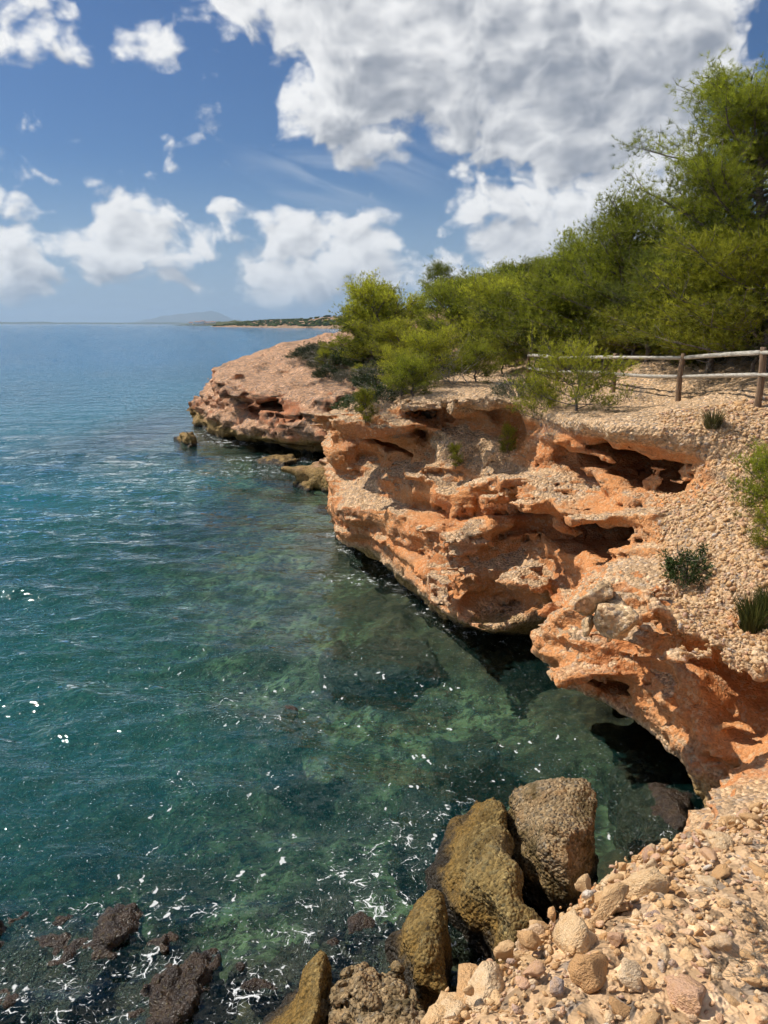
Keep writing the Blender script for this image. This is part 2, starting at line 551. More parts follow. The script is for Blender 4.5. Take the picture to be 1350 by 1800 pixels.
# ribs and crusts that stand proud: pixel, height, half length, half depth, half height, direction, tilt
CRUST = [
    (625, 748, 4.02, 0.8, 0.9, 0.13, -5, 0), (690, 745, 4.05, 0.8, 0.9, 0.13, -12, 0),
    (790, 702, 4.75, 0.9, 0.9, 0.12, -18, 0), (880, 712, 4.75, 0.8, 0.9, 0.12, -25, 0),
    (900, 872, 3.15, 0.8, 0.8, 0.13, -50, 0), (980, 884, 3.18, 0.9, 1.0, 0.14, -48, 3), (1075, 900, 3.22, 0.8, 0.9, 0.12, -42, 3), (790, 830, 3.15, 0.8, 0.6, 0.13, -30, 0),
    (830, 1035, 1.55, 0.6, 0.5, 0.10, -42, 0), (900, 1028, 1.62, 0.6, 0.6, 0.11, -42, 0), (800, 960, 2.0, 0.5, 0.4, 0.12, -40, 0),
    (1225, 1140, 2.60, 0.5, 0.7, 0.10, -18, -4), (1300, 1152, 2.55, 0.6, 0.7, 0.11, -25, -4), (1350, 1172, 2.5, 0.5, 0.6, 0.13, -35, 0),
    (1065, 1178, 1.3, 0.55, 0.6, 0.14, -20, 0), (850, 925, 2.35, 0.5, 0.5, 0.25, -50, 0), (985, 920, 2.75, 0.25, 0.3, 0.25, -50, 0),
    (500, 690, 2.9, 3.2, 1.8, 0.18, -14, 0), (480, 722, 2.0, 1.5, 0.9, 0.18, -18, 0), (355, 712, 1.3, 1.4, 1.2, 0.8, -35, 0), (560, 845, 0.35, 1.1, 0.8, 0.45, 0, 0),
]


def ell(P, c, r, ang, tilt=0):
    ca, sa = math.cos(R(ang)), math.sin(R(ang))
    ct, st = math.cos(R(tilt)), math.sin(R(tilt))
    x, y, z = P[0] - c[0], P[1] - c[1], P[2] - c[2]
    u = x * ca + y * sa
    v = -x * sa + y * ca
    u, z = u * ct + z * st, -u * st + z * ct
    return (1 - np.sqrt((u / r[0]) ** 2 + (v / r[1]) ** 2 + (z / r[2]) ** 2)) * min(r)


def placed(px, py, z, rl, rd, rh, ang, tilt, inward):
    p = at_z(px, py, z)
    # inland is to the left of the coast direction when walking from far to near
    nx, ny = -math.sin(R(ang)), math.cos(R(ang))
    return (p[0] + nx * rd * inward, p[1] + ny * rd * inward, z)


HOLES = [(placed(*h, 0.45), (h[3], h[4], h[5]), h[6], h[7]) for h in HOLLOW] + [((c[0], c[1], c[2]), (c[3], c[4], c[5]), c[6], 0) for c in CAVE]
CRUSTS = [(placed(*h, 0.8), (h[3], h[4], h[5]), h[6], h[7]) for h in CRUST]


def hole_depth(P):
    """how far inside a hollow a point lies (for the bare red earth)"""
    o = np.full(len(P), -9, np.float32)
    T = (P[:, 0], P[:, 1], P[:, 2])
    for c, r, a, t in HOLES:
        o = np.maximum(o, ell(T, c, r, a, t))
    return o


def gravel_zone(P):
    """the open gravel slope below the fence"""
    return sstep(P[:, 0] - 3.95 - 0.25 * (P[:, 1] - 10.4), -0.15, 0.35) * sstep(P[:, 2], 1.9, 2.3) * sstep(P[:, 1], 16, 14.5) * sstep(P[:, 1], 7.0, 8.0)


def coast_chunk(x0, x1, y0, y1, z0, z1, vs, band=0.75):
    xs = np.arange(x0, x1 + vs, vs, dtype=np.float32)
    ys = np.arange(y0, y1 + vs, vs, dtype=np.float32)
    zs = np.arange(z0, z1 + vs, vs, dtype=np.float32)
    X, Y = np.meshgrid(xs, ys, indexing='ij')
    D = {z: poly_dist(X, Y, POLYS[z]) for z in CZ}
    H = plateau(X, Y)
    F = np.empty((len(xs), len(ys), len(zs)), np.float32)
    CW = np.empty_like(F)
    for k, z in enumerate(zs):
        if z <= CZ[0]:
            d = D[CZ[0]] + (CZ[0] - z) * 0.15
        elif z >= CZ[-1]:
            d = D[CZ[-1]]
        else:
            i = max(j for j in range(len(CZ)) if CZ[j] <= z)
            t = (z - CZ[i]) / (CZ[i + 1] - CZ[i])
            d = D[CZ[i]] * (1 - t) + D[CZ[i + 1]] * t
        g = H - z
        F[:, :, k] = smin(d, g, 0.25)
        CW[:, :, k] = sstep(g - d, -0.1, 0.6)
    # crusts then hollows on their own boxes, warped a little so that they are not plain ellipsoids
    def box(c, r, pad):
        m = max(r[0], r[1]) + pad
        sl = []
        for g, cc, mm in ((xs, c[0], m), (ys, c[1], m), (zs, c[2], r[2] + 0.35 * pad + 0.25 * m)):
            a, b = np.searchsorted(g, cc - mm), np.searchsorted(g, cc + mm)
            if b - a < 2:
                return None
            sl.append(slice(a, b))
        return tuple(sl)
    def warped(s):
        A, B, C = np.meshgrid(xs[s[0]], ys[s[1]], zs[s[2]], indexing='ij')
        sh = A.shape
        p = np.stack([A.ravel(), B.ravel(), C.ravel()], 1)
        w1 = fbm(p * np.float32(1.3), 3, off=3.1).reshape(sh)
        w2 = fbm(p * np.float32(1.3), 3, off=9.7).reshape(sh)
        return A + 0.28 * w1, B + 0.28 * w2, C + 0.13 * w1
    for c, r, a, t in HOLES:
        s = box(c, r, 0.5)
        if s:
            F[s] = smin(F[s], -ell(warped(s), c, r, a, t), 0.06)
    for c, r, a, t in CRUSTS:
        s = box(c, r, 0.5)
        if s:
            F[s] = smax(F[s], ell(warped(s), c, r, a, t), 0.08)
    # relief of the rock: beds, ledges, lumps
    m = np.abs(F) < band
    I = np.argwhere(m)
    p = np.stack([xs[I[:, 0]], ys[I[:, 1]], zs[I[:, 2]]], 1)
    far = sstep(p[:, 1], 26, 40)
    cw = CW[m]
    w = p.copy()
    w[:, 2] += 0.35 * fbm(p * np.float32(0.45), 2, off=40)
    beds = fbm(w * np.array([0.7, 0.7, 2.4], np.float32), 3, off=5)
    lump = fbm(p * np.float32(2.3), 3, off=21)
    ridge = 1 - np.abs(vnoise(w * np.array([1.1, 1.1, 3.6], np.float32), 60)) * 2
    fine = fbm(w * np.array([5.5, 5.5, 9.0], np.float32), 2, off=33)
    soft = sstep(hole_depth(p), -0.12, 0.02)
    amp = (0.22 + 0.20 * far + (0.78 - 0.20 * far) * cw) * (1 - 0.6 * soft)
    fg = sstep(p[:, 1], 4.6, 3.6) * sstep(p[:, 2], 3.4, 4.3)
    amp = amp * (1 - 0.72 * fg) * (1 - 0.72 * gravel_zone(p) * (1 - soft))
    # bedding: each bed juts out at its top and is undercut at its foot
    sb = w[:, 2] * np.float32(2.9) + 0.5 * vnoise(p * np.float32(0.9), 12)
    saw = (sb - np.floor(sb))
    saw = np.where(saw > 0.9, (1 - saw) * 10, saw / 0.9)
    bm_ = sstep(vnoise(p * np.array([0.5, 0.5, 0.8], np.float32), 71), -0.25, 0.45) * sstep(p[:, 2], 0.3, 0.8)
    crk = np.abs(vnoise(p * np.array([3.1, 3.1, 4.6], np.float32), 85))
    # broken blocks: every block of the jointed rock stands at its own depth
    wq = w * np.array([2.1, 2.1, 4.6], np.float32) * (1 - 0.55 * far)[:, None] + 0.35 * np.stack([lump, beds, lump], 1)
    blk = worley(wq.astype(np.float32), 27)[2] - 0.5
    wq2 = w * np.array([5.0, 5.0, 10.5], np.float32) + 0.5 * np.stack([fine, lump, fine], 1)
    blk2 = worley(wq2.astype(np.float32), 57)[2] - 0.5
    bsh = amp * (0.25 + 0.75 * cw) * (1 + 3.0 * far)
    F[m] += bsh * (0.10 * blk + 0.05 * blk2)
    # broad shelves, about one a metre
    sl = (w[:, 2] + 0.12 * vnoise(p * np.float32(0.45), 15)) * np.float32(1.12) + 0.25
    s2 = sl - np.floor(sl)
    s2 = np.where(s2 > 0.88, (1 - s2) / 0.12, s2 / 0.88)
    F[m] += amp * cw * 0.34 * sstep(p[:, 2], 0.5, 1.1) * (0.45 + 0.55 * sstep(vnoise(p * np.array([0.35, 0.35, 0.5], np.float32), 31), -0.4, 0.3)) * (s2 - 0.5)
    F[m] += amp * (0.13 * bm_ * (saw - 0.5) - 0.07 * sstep(crk, 0.16, 0.0) + (0.14 + 0.36 * far) * beds + 0.07 * ridge + 0.07 * lump + 0.035 * fine)
    return drop_islands(*surface_nets(F, xs, ys, zs))


def rock_relief(V, Q, cell, amp):
    """pebbly conglomerate relief on the finished surface"""
    N = normals_of(V, Q)
    d1, d2, cid = worley(V * np.float32(1.0 / cell))
    k = sstep(fbm(V * np.float32(1.6), 2, off=77), -0.5, 0.5)
    soft = sstep(hole_depth(V), -0.10, 0.02)
    a = amp * (0.35 + 0.65 * k) * (1 - 0.75 * soft)
    g = (0.55 - d1) * (0.5 + cid)
    d3, _, c3 = worley(V * np.float32(2.3 / cell), 13)
    # thin beds etched into the steep faces
    zb = V[:, 2] * np.float32(8.5) + 1.4 * fbm(V * np.float32(0.8), 2, off=41)
    sw = zb - np.floor(zb)
    sw = np.where(sw > 0.82, (1 - sw) / 0.18, sw / 0.82)
    st = (1 - sstep(np.abs(N[:, 2]), 0.5, 0.8)) * sstep(vnoise(V * np.float32(0.9), 66), -0.2, 0.5) * sstep(V[:, 2], 0.4, 0.9)
    V = V + N * (0.85 * amp * st * (1 - 0.5 * soft) * (sw - 0.5))[:, None]
    V = V + N * (a * g + 0.4 * a * (0.5 - d3) * (0.4 + c3))[:, None]
    return V.astype(np.float32), N


def rock_attrs(me, V, N):
    """bare red earth: inside the hollows, under the crusts and in patches of the face"""
    hd = hole_depth(V)
    pat = fbm(V * np.array([0.55, 0.55, 0.9], np.float32), 3, off=90)
    steep = 1 - sstep(N[:, 2], 0.45, 0.8)
    face = (1 - sstep(N[:, 2], 0.62, 0.9)) * (1 - sstep(V[:, 1], 27, 40) * 0.45) * sstep(V[:, 0], 6.5, 4.6)
    o = sstep(hd, -0.28, -0.04) + 0.95 * sstep(pat, -0.85, -0.15) * face
    o = o * (1 - 0.8 * sstep(V[:, 1], 3.6, 2.6))
    o = o * (1 - 0.9 * gravel_zone(V) * sstep(hd, -0.12, -0.4))
    o = o * (1 - 0.85 * sstep(V[:, 2], 4.25, 4.6) * sstep(V[:, 1], 6, 8) * sstep(V[:, 1], 27, 24))
    low = sstep(V[:, 2], 0.55, 1.1)
    attr(me, 'earth', np.clip(o, 0, 1) * low)


CHUNKS = [((-1.8, 9.2, 0.0, 13.6, -1.0, 5.75, 0.07), 0.085, 0.045, True), ((-2.6, 9.2, 13.5, 30.1, -1.3, 6.8, 0.10), 0.12, 0.06, True), ((-17.5, 9.2, 29.9, 78.0, -1.5, 7.6, 0.16), 0.22, 0.05, False)]
NAMES = ['cliff', 'cliff', 'headland']
CLIFF = []
for (b, cell, amp, sub), nm in zip(CHUNKS, NAMES):
    V, Q = coast_chunk(*b)
    if sub:
        V, Q = subdivide(V, Q)
        V = relax(V, Q, 1, 0.3)
    V, N = rock_relief(V, Q, cell, amp)
    me = mesh_np(nm, V, Q)
    rock_attrs(me, V, normals_of(V, Q))
    o = link(nm, me)
    tag(o, kind='structure')
    CLIFF.append((o, V, Q))

# ------------------------------------------------------------------ rock materials
def rock_material(name, pale, earth, dark, peb=11.0, bump=0.6, wet_top=0.55, weed=(0.16, 0.11, 0.035), use_attr=True, crust=0.35, patch=True, stripes=0.0, crust_col=(0.27, 0.225, 0.17)):
    m, t = new_mat(name)
    pos = t.n('ShaderNodeNewGeometry').outputs['Position']
    nor = t.n('ShaderNodeNewGeometry').outputs['Normal']
    z = t.n('ShaderNodeSeparateXYZ', {0: pos}).outputs[2]
    up = t.n('ShaderNodeSeparateXYZ', {0: nor}).outputs[2]
    vor = t.n('ShaderNodeTexVoronoi', {'Vector': pos, 'Scale': peb, 'Randomness': 1.0}, feature='F1')
    vc = t.n('ShaderNodeSeparateColor', {0: vor.outputs['Color']})
    big = t.noise(pos, 0.7, 1, 0.6)
    mid = t.noise(pos, 3.1, 3, 0.62)
    fine = t.noise(pos, 30.0, 2, 0.6)
    if use_attr:
        e = t.n('ShaderNodeAttribute', attribute_name='earth').outputs['Fac']
        e = t.math('ADD', e, t.math('MULTIPLY', t.math('SUBTRACT', mid, 0.5), 0.9))
        e = t.step(e, 0.15, 0.75)
    else:
        e = t.step(mid, 0.52, 0.68, 0, 0.5)
    # pebbles of the conglomerate: each its own tone
    tone = t.n('ShaderNodeMapRange', {0: vc.outputs[0], 3: 0.62, 4: 1.28}).outputs[0]
    pc = t.mix(t.step(vc.outputs[1], 0.72, 0.95), pale, (pale[0] * 0.74, pale[1] * 0.86, pale[2] * 1.12))
    pc = t.mix(t.step(vc.outputs[2], 0.80, 0.97), pc, (min(1, pale[0] * 1.32), min(1, pale[1] * 1.4), min(1, pale[2] * 1.55)))
    pc = t.mix(1.0, pc, t.n('ShaderNodeCombineColor', {0: tone, 1: tone, 2: tone}).outputs[0], 'MULTIPLY')
    ec = t.mix(t.step(big, 0.35, 0.65), earth, (earth[0] * 1.08, earth[1] * 1.28, earth[2] * 1.45))
    ec = t.mix(t.step(vc.outputs[0], 0.78, 0.9, 0, 0.6), ec, pale)
    c = t.mix(t.math('MULTIPLY', e, 0.9), pc, ec)
    # grey weathered crust on what lies open
    gz = t.math('MULTIPLY', t.step(t.noise(pos, 1.7, 3, 0.65), 0.50, 0.68), crust)
    c = t.mix(gz, c, crust_col)
    if stripes:      # darker beds in the layered rock
        bv = t.n('ShaderNodeMapping', {'Vector': pos, 'Scale': (0.22, 0.22, 2.6)}).outputs[0]
        c = t.mix(t.math('MULTIPLY', t.step(t.noise(bv, 1.0, 4, 0.65), 0.48, 0.62), t.math('MULTIPLY', t.step(up, 0.75, 0.35), stripes)), c, dark)
    sp = t.step(t.noise(pos, 9.0, 3, 0.7), 0.60, 0.74, 0, 0.5)
    c = t.mix(sp, c, dark)
    if not use_attr and patch:
        c = t.mix(t.step(t.noise(pos, 2.3, 4, 0.65), 0.48, 0.66, 0, 0.75), c, (weed[0] * 0.8, weed[1] * 0.8, weed[2] * 0.8))
        pit = t.step(t.noise(pos, 17.0, 2, 0.6), 0.60, 0.70)
        c = t.mix(t.math('MULTIPLY', pit, 0.7), c, (0.02, 0.015, 0.01))
    fg = t.n('ShaderNodeMapRange', {0: fine, 1: 0.25, 2: 0.75, 3: 0.72, 4: 1.22}).outputs[0]
    c = t.mix(1.0, c, t.n('ShaderNodeCombineColor', {0: fg, 1: fg, 2: fg}).outputs[0], 'MULTIPLY')
    # tidal bands: olive weed and wet dark rock at the waterline
    zz = t.math('ADD', z, t.math('MULTIPLY', t.math('SUBTRACT', mid, 0.5), 0.7))
    zz = t.math('ADD', zz, t.math('MULTIPLY', t.math('SUBTRACT', big, 0.5), 0.5))
    band = t.step(zz, wet_top + 0.25, wet_top - 0.15)
    wc = t.mix(t.step(fine, 0.4, 0.6), weed, (weed[0] * 2.1, weed[1] * 2.0, weed[2] * 1.9))
    c = t.mix(t.math('MULTIPLY', band, 0.82), c, wc)
    low = t.step(zz, 0.26, 0.02) if use_attr or not patch else t.step(zz, 0.46, 0.16)
    c = t.mix(low, c, (0.030, 0.022, 0.013))
    rough = t.n('ShaderNodeMapRange', {0: low, 3: 0.92, 4: 0.45}).outputs[0]
    hgt = t.math('MULTIPLY', vor.outputs[0], -0.9)
    hgt = t.math('MULTIPLY', hgt, t.n('ShaderNodeMapRange', {0: e, 3: 1.0, 4: 0.30}).outputs[0])
    hgt = t.math('ADD', hgt, t.math('MULTIPLY', fine, 0.75))
    hgt = t.math('ADD', hgt, t.math('MULTIPLY', mid, 0.6))
    bp = t.n('ShaderNodeBump', {'Height': hgt, 'Strength': bump, 'Distance': 0.055})
    b = t.n('ShaderNodeBsdfPrincipled', {'Base Color': c, 'Roughness': rough, 'Normal': bp.outputs[0], 'Specular IOR Level': 0.25})
    finish(t, b.outputs[0])
    return m


M_CLIFF = rock_material('cliff_rock', (0.59, 0.385, 0.215), (0.58, 0.212, 0.066), (0.20, 0.13, 0.08), peb=19.0, crust=0.28, bump=0.85, stripes=0.35)
M_HEAD = rock_material('headland_rock', (0.50, 0.29, 0.165), (0.48, 0.18, 0.08), (0.10, 0.07, 0.045), peb=9.0, wet_top=0.9, crust=0.75, bump=0.9, stripes=0.85, crust_col=(0.20, 0.15, 0.11))
M_BOULDER = rock_material('boulder_rock', (0.32, 0.22, 0.115), (0.30, 0.15, 0.05), (0.06, 0.045, 0.02), peb=26.0, bump=0.9, wet_top=0.42, weed=(0.085, 0.058, 0.014), use_attr=False, crust=0.2)
M_GOLD = rock_material('weedy_rock', (0.24, 0.165, 0.06), (0.22, 0.12, 0.03), (0.05, 0.035, 0.015), peb=24.0, bump=0.9, wet_top=0.55, weed=(0.125, 0.075, 0.018), use_attr=False, crust=0.15)
M_SLAB = rock_material('slab_rock', (0.56, 0.38, 0.21), (0.46, 0.20, 0.07), (0.16, 0.11, 0.07), peb=16.0, use_attr=False, crust=0.12, patch=False)
for (o, V, Q), m in zip(CLIFF, (M_CLIFF, M_CLIFF, M_HEAD)):
    o.data.materials.append(m)

# weed-covered rock under and at the surface
m, t = new_mat('weed_rock')
pos = t.n('ShaderNodeNewGeometry').outputs['Position']
n1 = t.noise(pos, 7.0, 5, 0.65)
n2 = t.noise(pos, 30.0, 3, 0.6)
c = t.mix(t.step(n1, 0.35, 0.65), (0.022, 0.014, 0.010), (0.062, 0.038, 0.022))
c = t.mix(t.step(n2, 0.55, 0.75), c, (0.13, 0.10, 0.04))
bp = t.n('ShaderNodeBump', {'Height': t.math('ADD', n2, n1), 'Strength': 1.0, 'Distance': 0.05})
finish(t, t.n('ShaderNodeBsdfPrincipled', {'Base Color': c, 'Roughness': 0.35, 'Normal': bp.outputs[0]}).outputs[0])
M_WEED = m

# soil of the plateau behind the cliff
m, t = new_mat('soil')
pos = t.n('ShaderNodeNewGeometry').outputs['Position']
n1 = t.noise(pos, 0.9, 5, 0.6)
n2 = t.noise(pos, 12.0, 5, 0.7)
c = t.mix(t.step(n1, 0.35, 0.65), (0.36, 0.20, 0.10), (0.42, 0.28, 0.16))
c = t.mix(t.step(n2, 0.5, 0.7), c, (0.17, 0.115, 0.065))
bp = t.n('ShaderNodeBump', {'Height': n2, 'Strength': 0.8, 'Distance': 0.06})
finish(t, t.n('ShaderNodeBsdfPrincipled', {'Base Color': c, 'Roughness': 0.95, 'Normal': bp.outputs[0]}).outputs[0])
M_SOIL = m

# ------------------------------------------------------------------ plateau beyond the modelled cliff
gx = np.arange(-12, 71, 0.6)
gy = np.arange(-30, 131, 0.6)
X, Y = np.meshgrid(gx, gy, indexing='ij')
Zp = plateau(X, Y) - 0.12 + 0.12 * fbm(np.stack([X.ravel(), Y.ravel(), 0 * X.ravel()], 1).astype(np.float32) * np.float32(0.5), 3).reshape(X.shape)
ok = poly_dist(X, Y, POLYS[5.0]) > 0.5
for (b, *_r) in CHUNKS:
    ok &= ~((X > b[0] + 0.0) & (X < b[1] - 0.7) & (Y > b[2] + 0.7) & (Y < b[3] - 0.6))
idx = np.arange(X.size).reshape(X.shape)
q = np.stack([idx[:-1, :-1], idx[1:, :-1], idx[1:, 1:], idx[:-1, 1:]], -1)
keep = ok[:-1, :-1] & ok[1:, :-1] & ok[1:, 1:] & ok[:-1, 1:]
tag(link('hillside', mesh_np('hillside', np.stack([X.ravel(), Y.ravel(), Zp.ravel()], 1), q[keep]), None, M_SOIL), kind='structure')

# ------------------------------------------------------------------ seabed
def bed_z(X, Y, rough=True):
    d = -poly_dist(X, Y, POLYS[0.0])
    d = np.maximum(d, -1.5)
    z = -0.35 - 0.23 * np.maximum(d, 0) ** 0.95
    z = np.maximum(z, -9.0)
    near = sstep(Y, 8.6, 6.4) * sstep(X, -9.5, -5.0)
    z = z * (1 - 0.62 * near)
    if rough:
        p = np.stack([X.ravel(), Y.ravel(), 0 * X.ravel()], 1).astype(np.float32)
        k = fbm(p * np.float32(0.75), 4, off=50).reshape(X.shape)
        k2 = fbm(p * np.float32(2.6), 3, off=51).reshape(X.shape)
        w1, _, _ = worley(p * np.float32(1.3), 3)
        w2, _, _ = worley(p * np.float32(3.4), 8)
        z = z + 0.20 * k + 0.09 * k2 + 0.26 * (0.45 - w1.reshape(X.shape)) + 0.10 * (0.45 - w2.reshape(X.shape))
    return np.minimum(z, -0.12) if rough else z


def spaced(lo, a, b, hi, h, g):
    m = list(np.arange(a, b + h, h))
    s, v = h, m[-1]
    while v < hi:
        s *= g
        v += s
        m.append(v)
    s, v, l = h, a, []
    while v > lo:
        s *= g
        v -= s
        l.append(v)
    return np.array(l[::-1] + m)


bx = spaced(-400, -7, 5.5, 12, 0.10, 1.10)
by = spaced(-40, 4.0, 18, 600, 0.10, 1.10)
X, Y = np.meshgrid(bx, by, indexing='ij')
Z = bed_z(X, Y)
idx = np.arange(X.size).reshape(X.shape)
q = np.stack([idx[:-1, :-1], idx[1:, :-1], idx[1:, 1:], idx[:-1, 1:]], -1).reshape(-1, 4)
m, t = new_mat('seabed')
pos = t.n('ShaderNodeNewGeometry').outputs['Position']
n1 = t.noise(pos, 0.8, 5, 0.62)
n2 = t.noise(pos, 4.5, 5, 0.68)
vo = t.n('ShaderNodeTexVoronoi', {'Vector': t.vmath('ADD', pos, t.vmath('MULTIPLY', t.n('ShaderNodeTexNoise', {'Vector': pos, 'Scale': 3.0, 'Detail': 2}).outputs[1], (0.3, 0.3, 0.3))), 'Scale': 2.6}, feature='F1')
vcell = t.n('ShaderNodeSeparateColor', {0: vo.outputs['Color']}).outputs[0]
c = t.mix(t.step(n1, 0.40, 0.60), (0.040, 0.034, 0.020), (0.165, 0.170, 0.090))
c = t.mix(t.step(t.noise(pos, 6.0, 5, 0.72), 0.44, 0.58), c, (0.034, 0.027, 0.017))
kk = t.n('ShaderNodeMapRange', {0: vcell, 3: 0.55, 4: 1.45}).outputs[0]
c = t.mix(1.0, c, t.n('ShaderNodeCombineColor', {0: kk, 1: kk, 2: kk}).outputs[0], 'MULTIPLY')
zb_ = t.n('ShaderNodeSeparateXYZ', {0: pos}).outputs[2]
c = t.mix(t.step(t.math('ADD', zb_, t.math('MULTIPLY', n1, 0.5)), -0.55, -0.2, 0, 0.9), c, t.mix(t.step(n2, 0.4, 0.62), (0.03, 0.018, 0.012), (0.10, 0.06, 0.03)))
bp = t.n('ShaderNodeBump', {'Height': n2, 'Strength': 0.8, 'Distance': 0.08})
finish(t, t.n('ShaderNodeBsdfPrincipled', {'Base Color': c, 'Roughness': 0.9, 'Normal': bp.outputs[0]}).outputs[0])
tag(link('seabed', mesh_np('seabed', np.stack([X.ravel(), Y.ravel(), Z.ravel()], 1), q), None, m), kind='structure')

# ------------------------------------------------------------------ sea
sx = spaced(-30000, -8, 5.0, 30000, 0.11, 1.08)
sy = spaced(-60, 4.5, 22, 30000, 0.11, 1.06)
X, Y = np.meshgrid(sx, sy, indexing='ij')
p = np.stack([X.ravel(), Y.ravel(), 0 * X.ravel()], 1).astype(np.float32)
shore = -poly_dist(X, Y, POLYS[0.0]).ravel()
calm = 0.30 + 0.70 * sstep(shore, 0.5, 7.0)
hgt = np.zeros(len(p), np.float32)
wr = np.random.default_rng(5)
wp = p + 0.5 * np.stack([fbm(p * np.float32(0.25), 2, off=1), fbm(p * np.float32(0.25), 2, off=8), 0 * p[:, 0]], 1)
for k in range(16):
    lam = 0.55 * 1.22 ** k * 0.9
    if lam > 5:
        break
    a = R(-100 + wr.normal(0, 26))
    kx, ky = math.cos(a) * 2 * math.pi / lam, math.sin(a) * 2 * math.pi / lam
    ph = kx * wp[:, 0] + ky * wp[:, 1] + wr.uniform(0, 6.3)
    hgt += 0.012 * lam ** 0.75 * (1 - np.abs(np.sin(ph * 0.5)) * 1.6 + 0.5 * np.cos(ph))
hgt += 0.02 * fbm(p * np.float32(2.2), 3, off=61)
dist = np.hypot(p[:, 0], p[:, 1])
hgt *= calm * sstep(dist, 70, 28)
bz = bed_z(X, Y, False).ravel()
SEA_V = np.stack([p[:, 0], p[:, 1], hgt], 1)
idx = np.arange(X.size).reshape(X.shape)
q = np.stack([idx[:-1, :-1], idx[1:, :-1], idx[1:, 1:], idx[:-1, 1:]], -1).reshape(-1, 4)
me = mesh_np('sea', SEA_V, q)
tb = 1 - np.exp(-0.21 * np.maximum(-bz - 0.25, 0))
tb = 1 - (1 - tb) * np.exp(-0.16 * np.maximum(shore - 5.0, 0))
tb = np.maximum(tb, np.maximum(sstep(p[:, 1], 40, 72), sstep(p[:, 0], -12, -21)))
attr(me, 'turbid', tb)
# where foam and painted glint specks gather: photo pixel, half width, half height in photo pixels turned into metres on the water, strength
foam = np.zeros(len(p), np.float32)
for px, py, rx, ry, am in [(640, 1018, 0.75, 0.9, 1.5), (410, 778, 3.2, 1.6, 1.7), (350, 764, 2.4, 1.5, 1.4), (480, 808, 3.6, 1.7, 1.6), (430, 828, 3.5, 2.2, 0.95), (600, 1010, 0.9, 1.2, 0.6),
                           (655, 1560, 1.0, 1.0, 0.95), (720, 1480, 0.8, 0.9, 0.75), (800, 1430, 0.45, 0.6, 0.8), (640, 1640, 0.6, 0.7, 0.85), (805, 1640, 0.35, 0.8, 0.9), (520, 1640, 0.8, 0.8, 0.6), (420, 1740, 0.9, 0.7, 0.8), (240, 1720, 1.2, 0.8, 0.85), (80, 1660, 1.4, 0.9, 0.75), (100, 1770, 1.3, 0.6, 0.7), (320, 1580, 1.0, 0.8, 0.45),
                           (320, 1375, 0.35, 0.35, 0.7), (410, 1230, 0.9, 1.2, 0.35), (480, 1270, 0.5, 0.5, 0.7)]:
    c0 = at_z(px, py, 0)
    foam = np.maximum(foam, (0.80 if c0[1] < 12 else 0.95) * am * np.clip(1 - ((p[:, 0] - c0[0]) / rx) ** 2 - ((p[:, 1] - c0[1]) / ry) ** 2, 0, 1))
foam = np.maximum(foam, 0.75 * sstep(shore, 0.9, 0.1) * sstep(shore, -0.4, 0.0))
attr(me, 'foam', foam)
fl = sstep(shore, 9.0, 5.0) * sstep(Y.ravel(), 17, 13) * sstep(X.ravel(), 4.0, 2.6)
attr(me, 'fleck', fl)
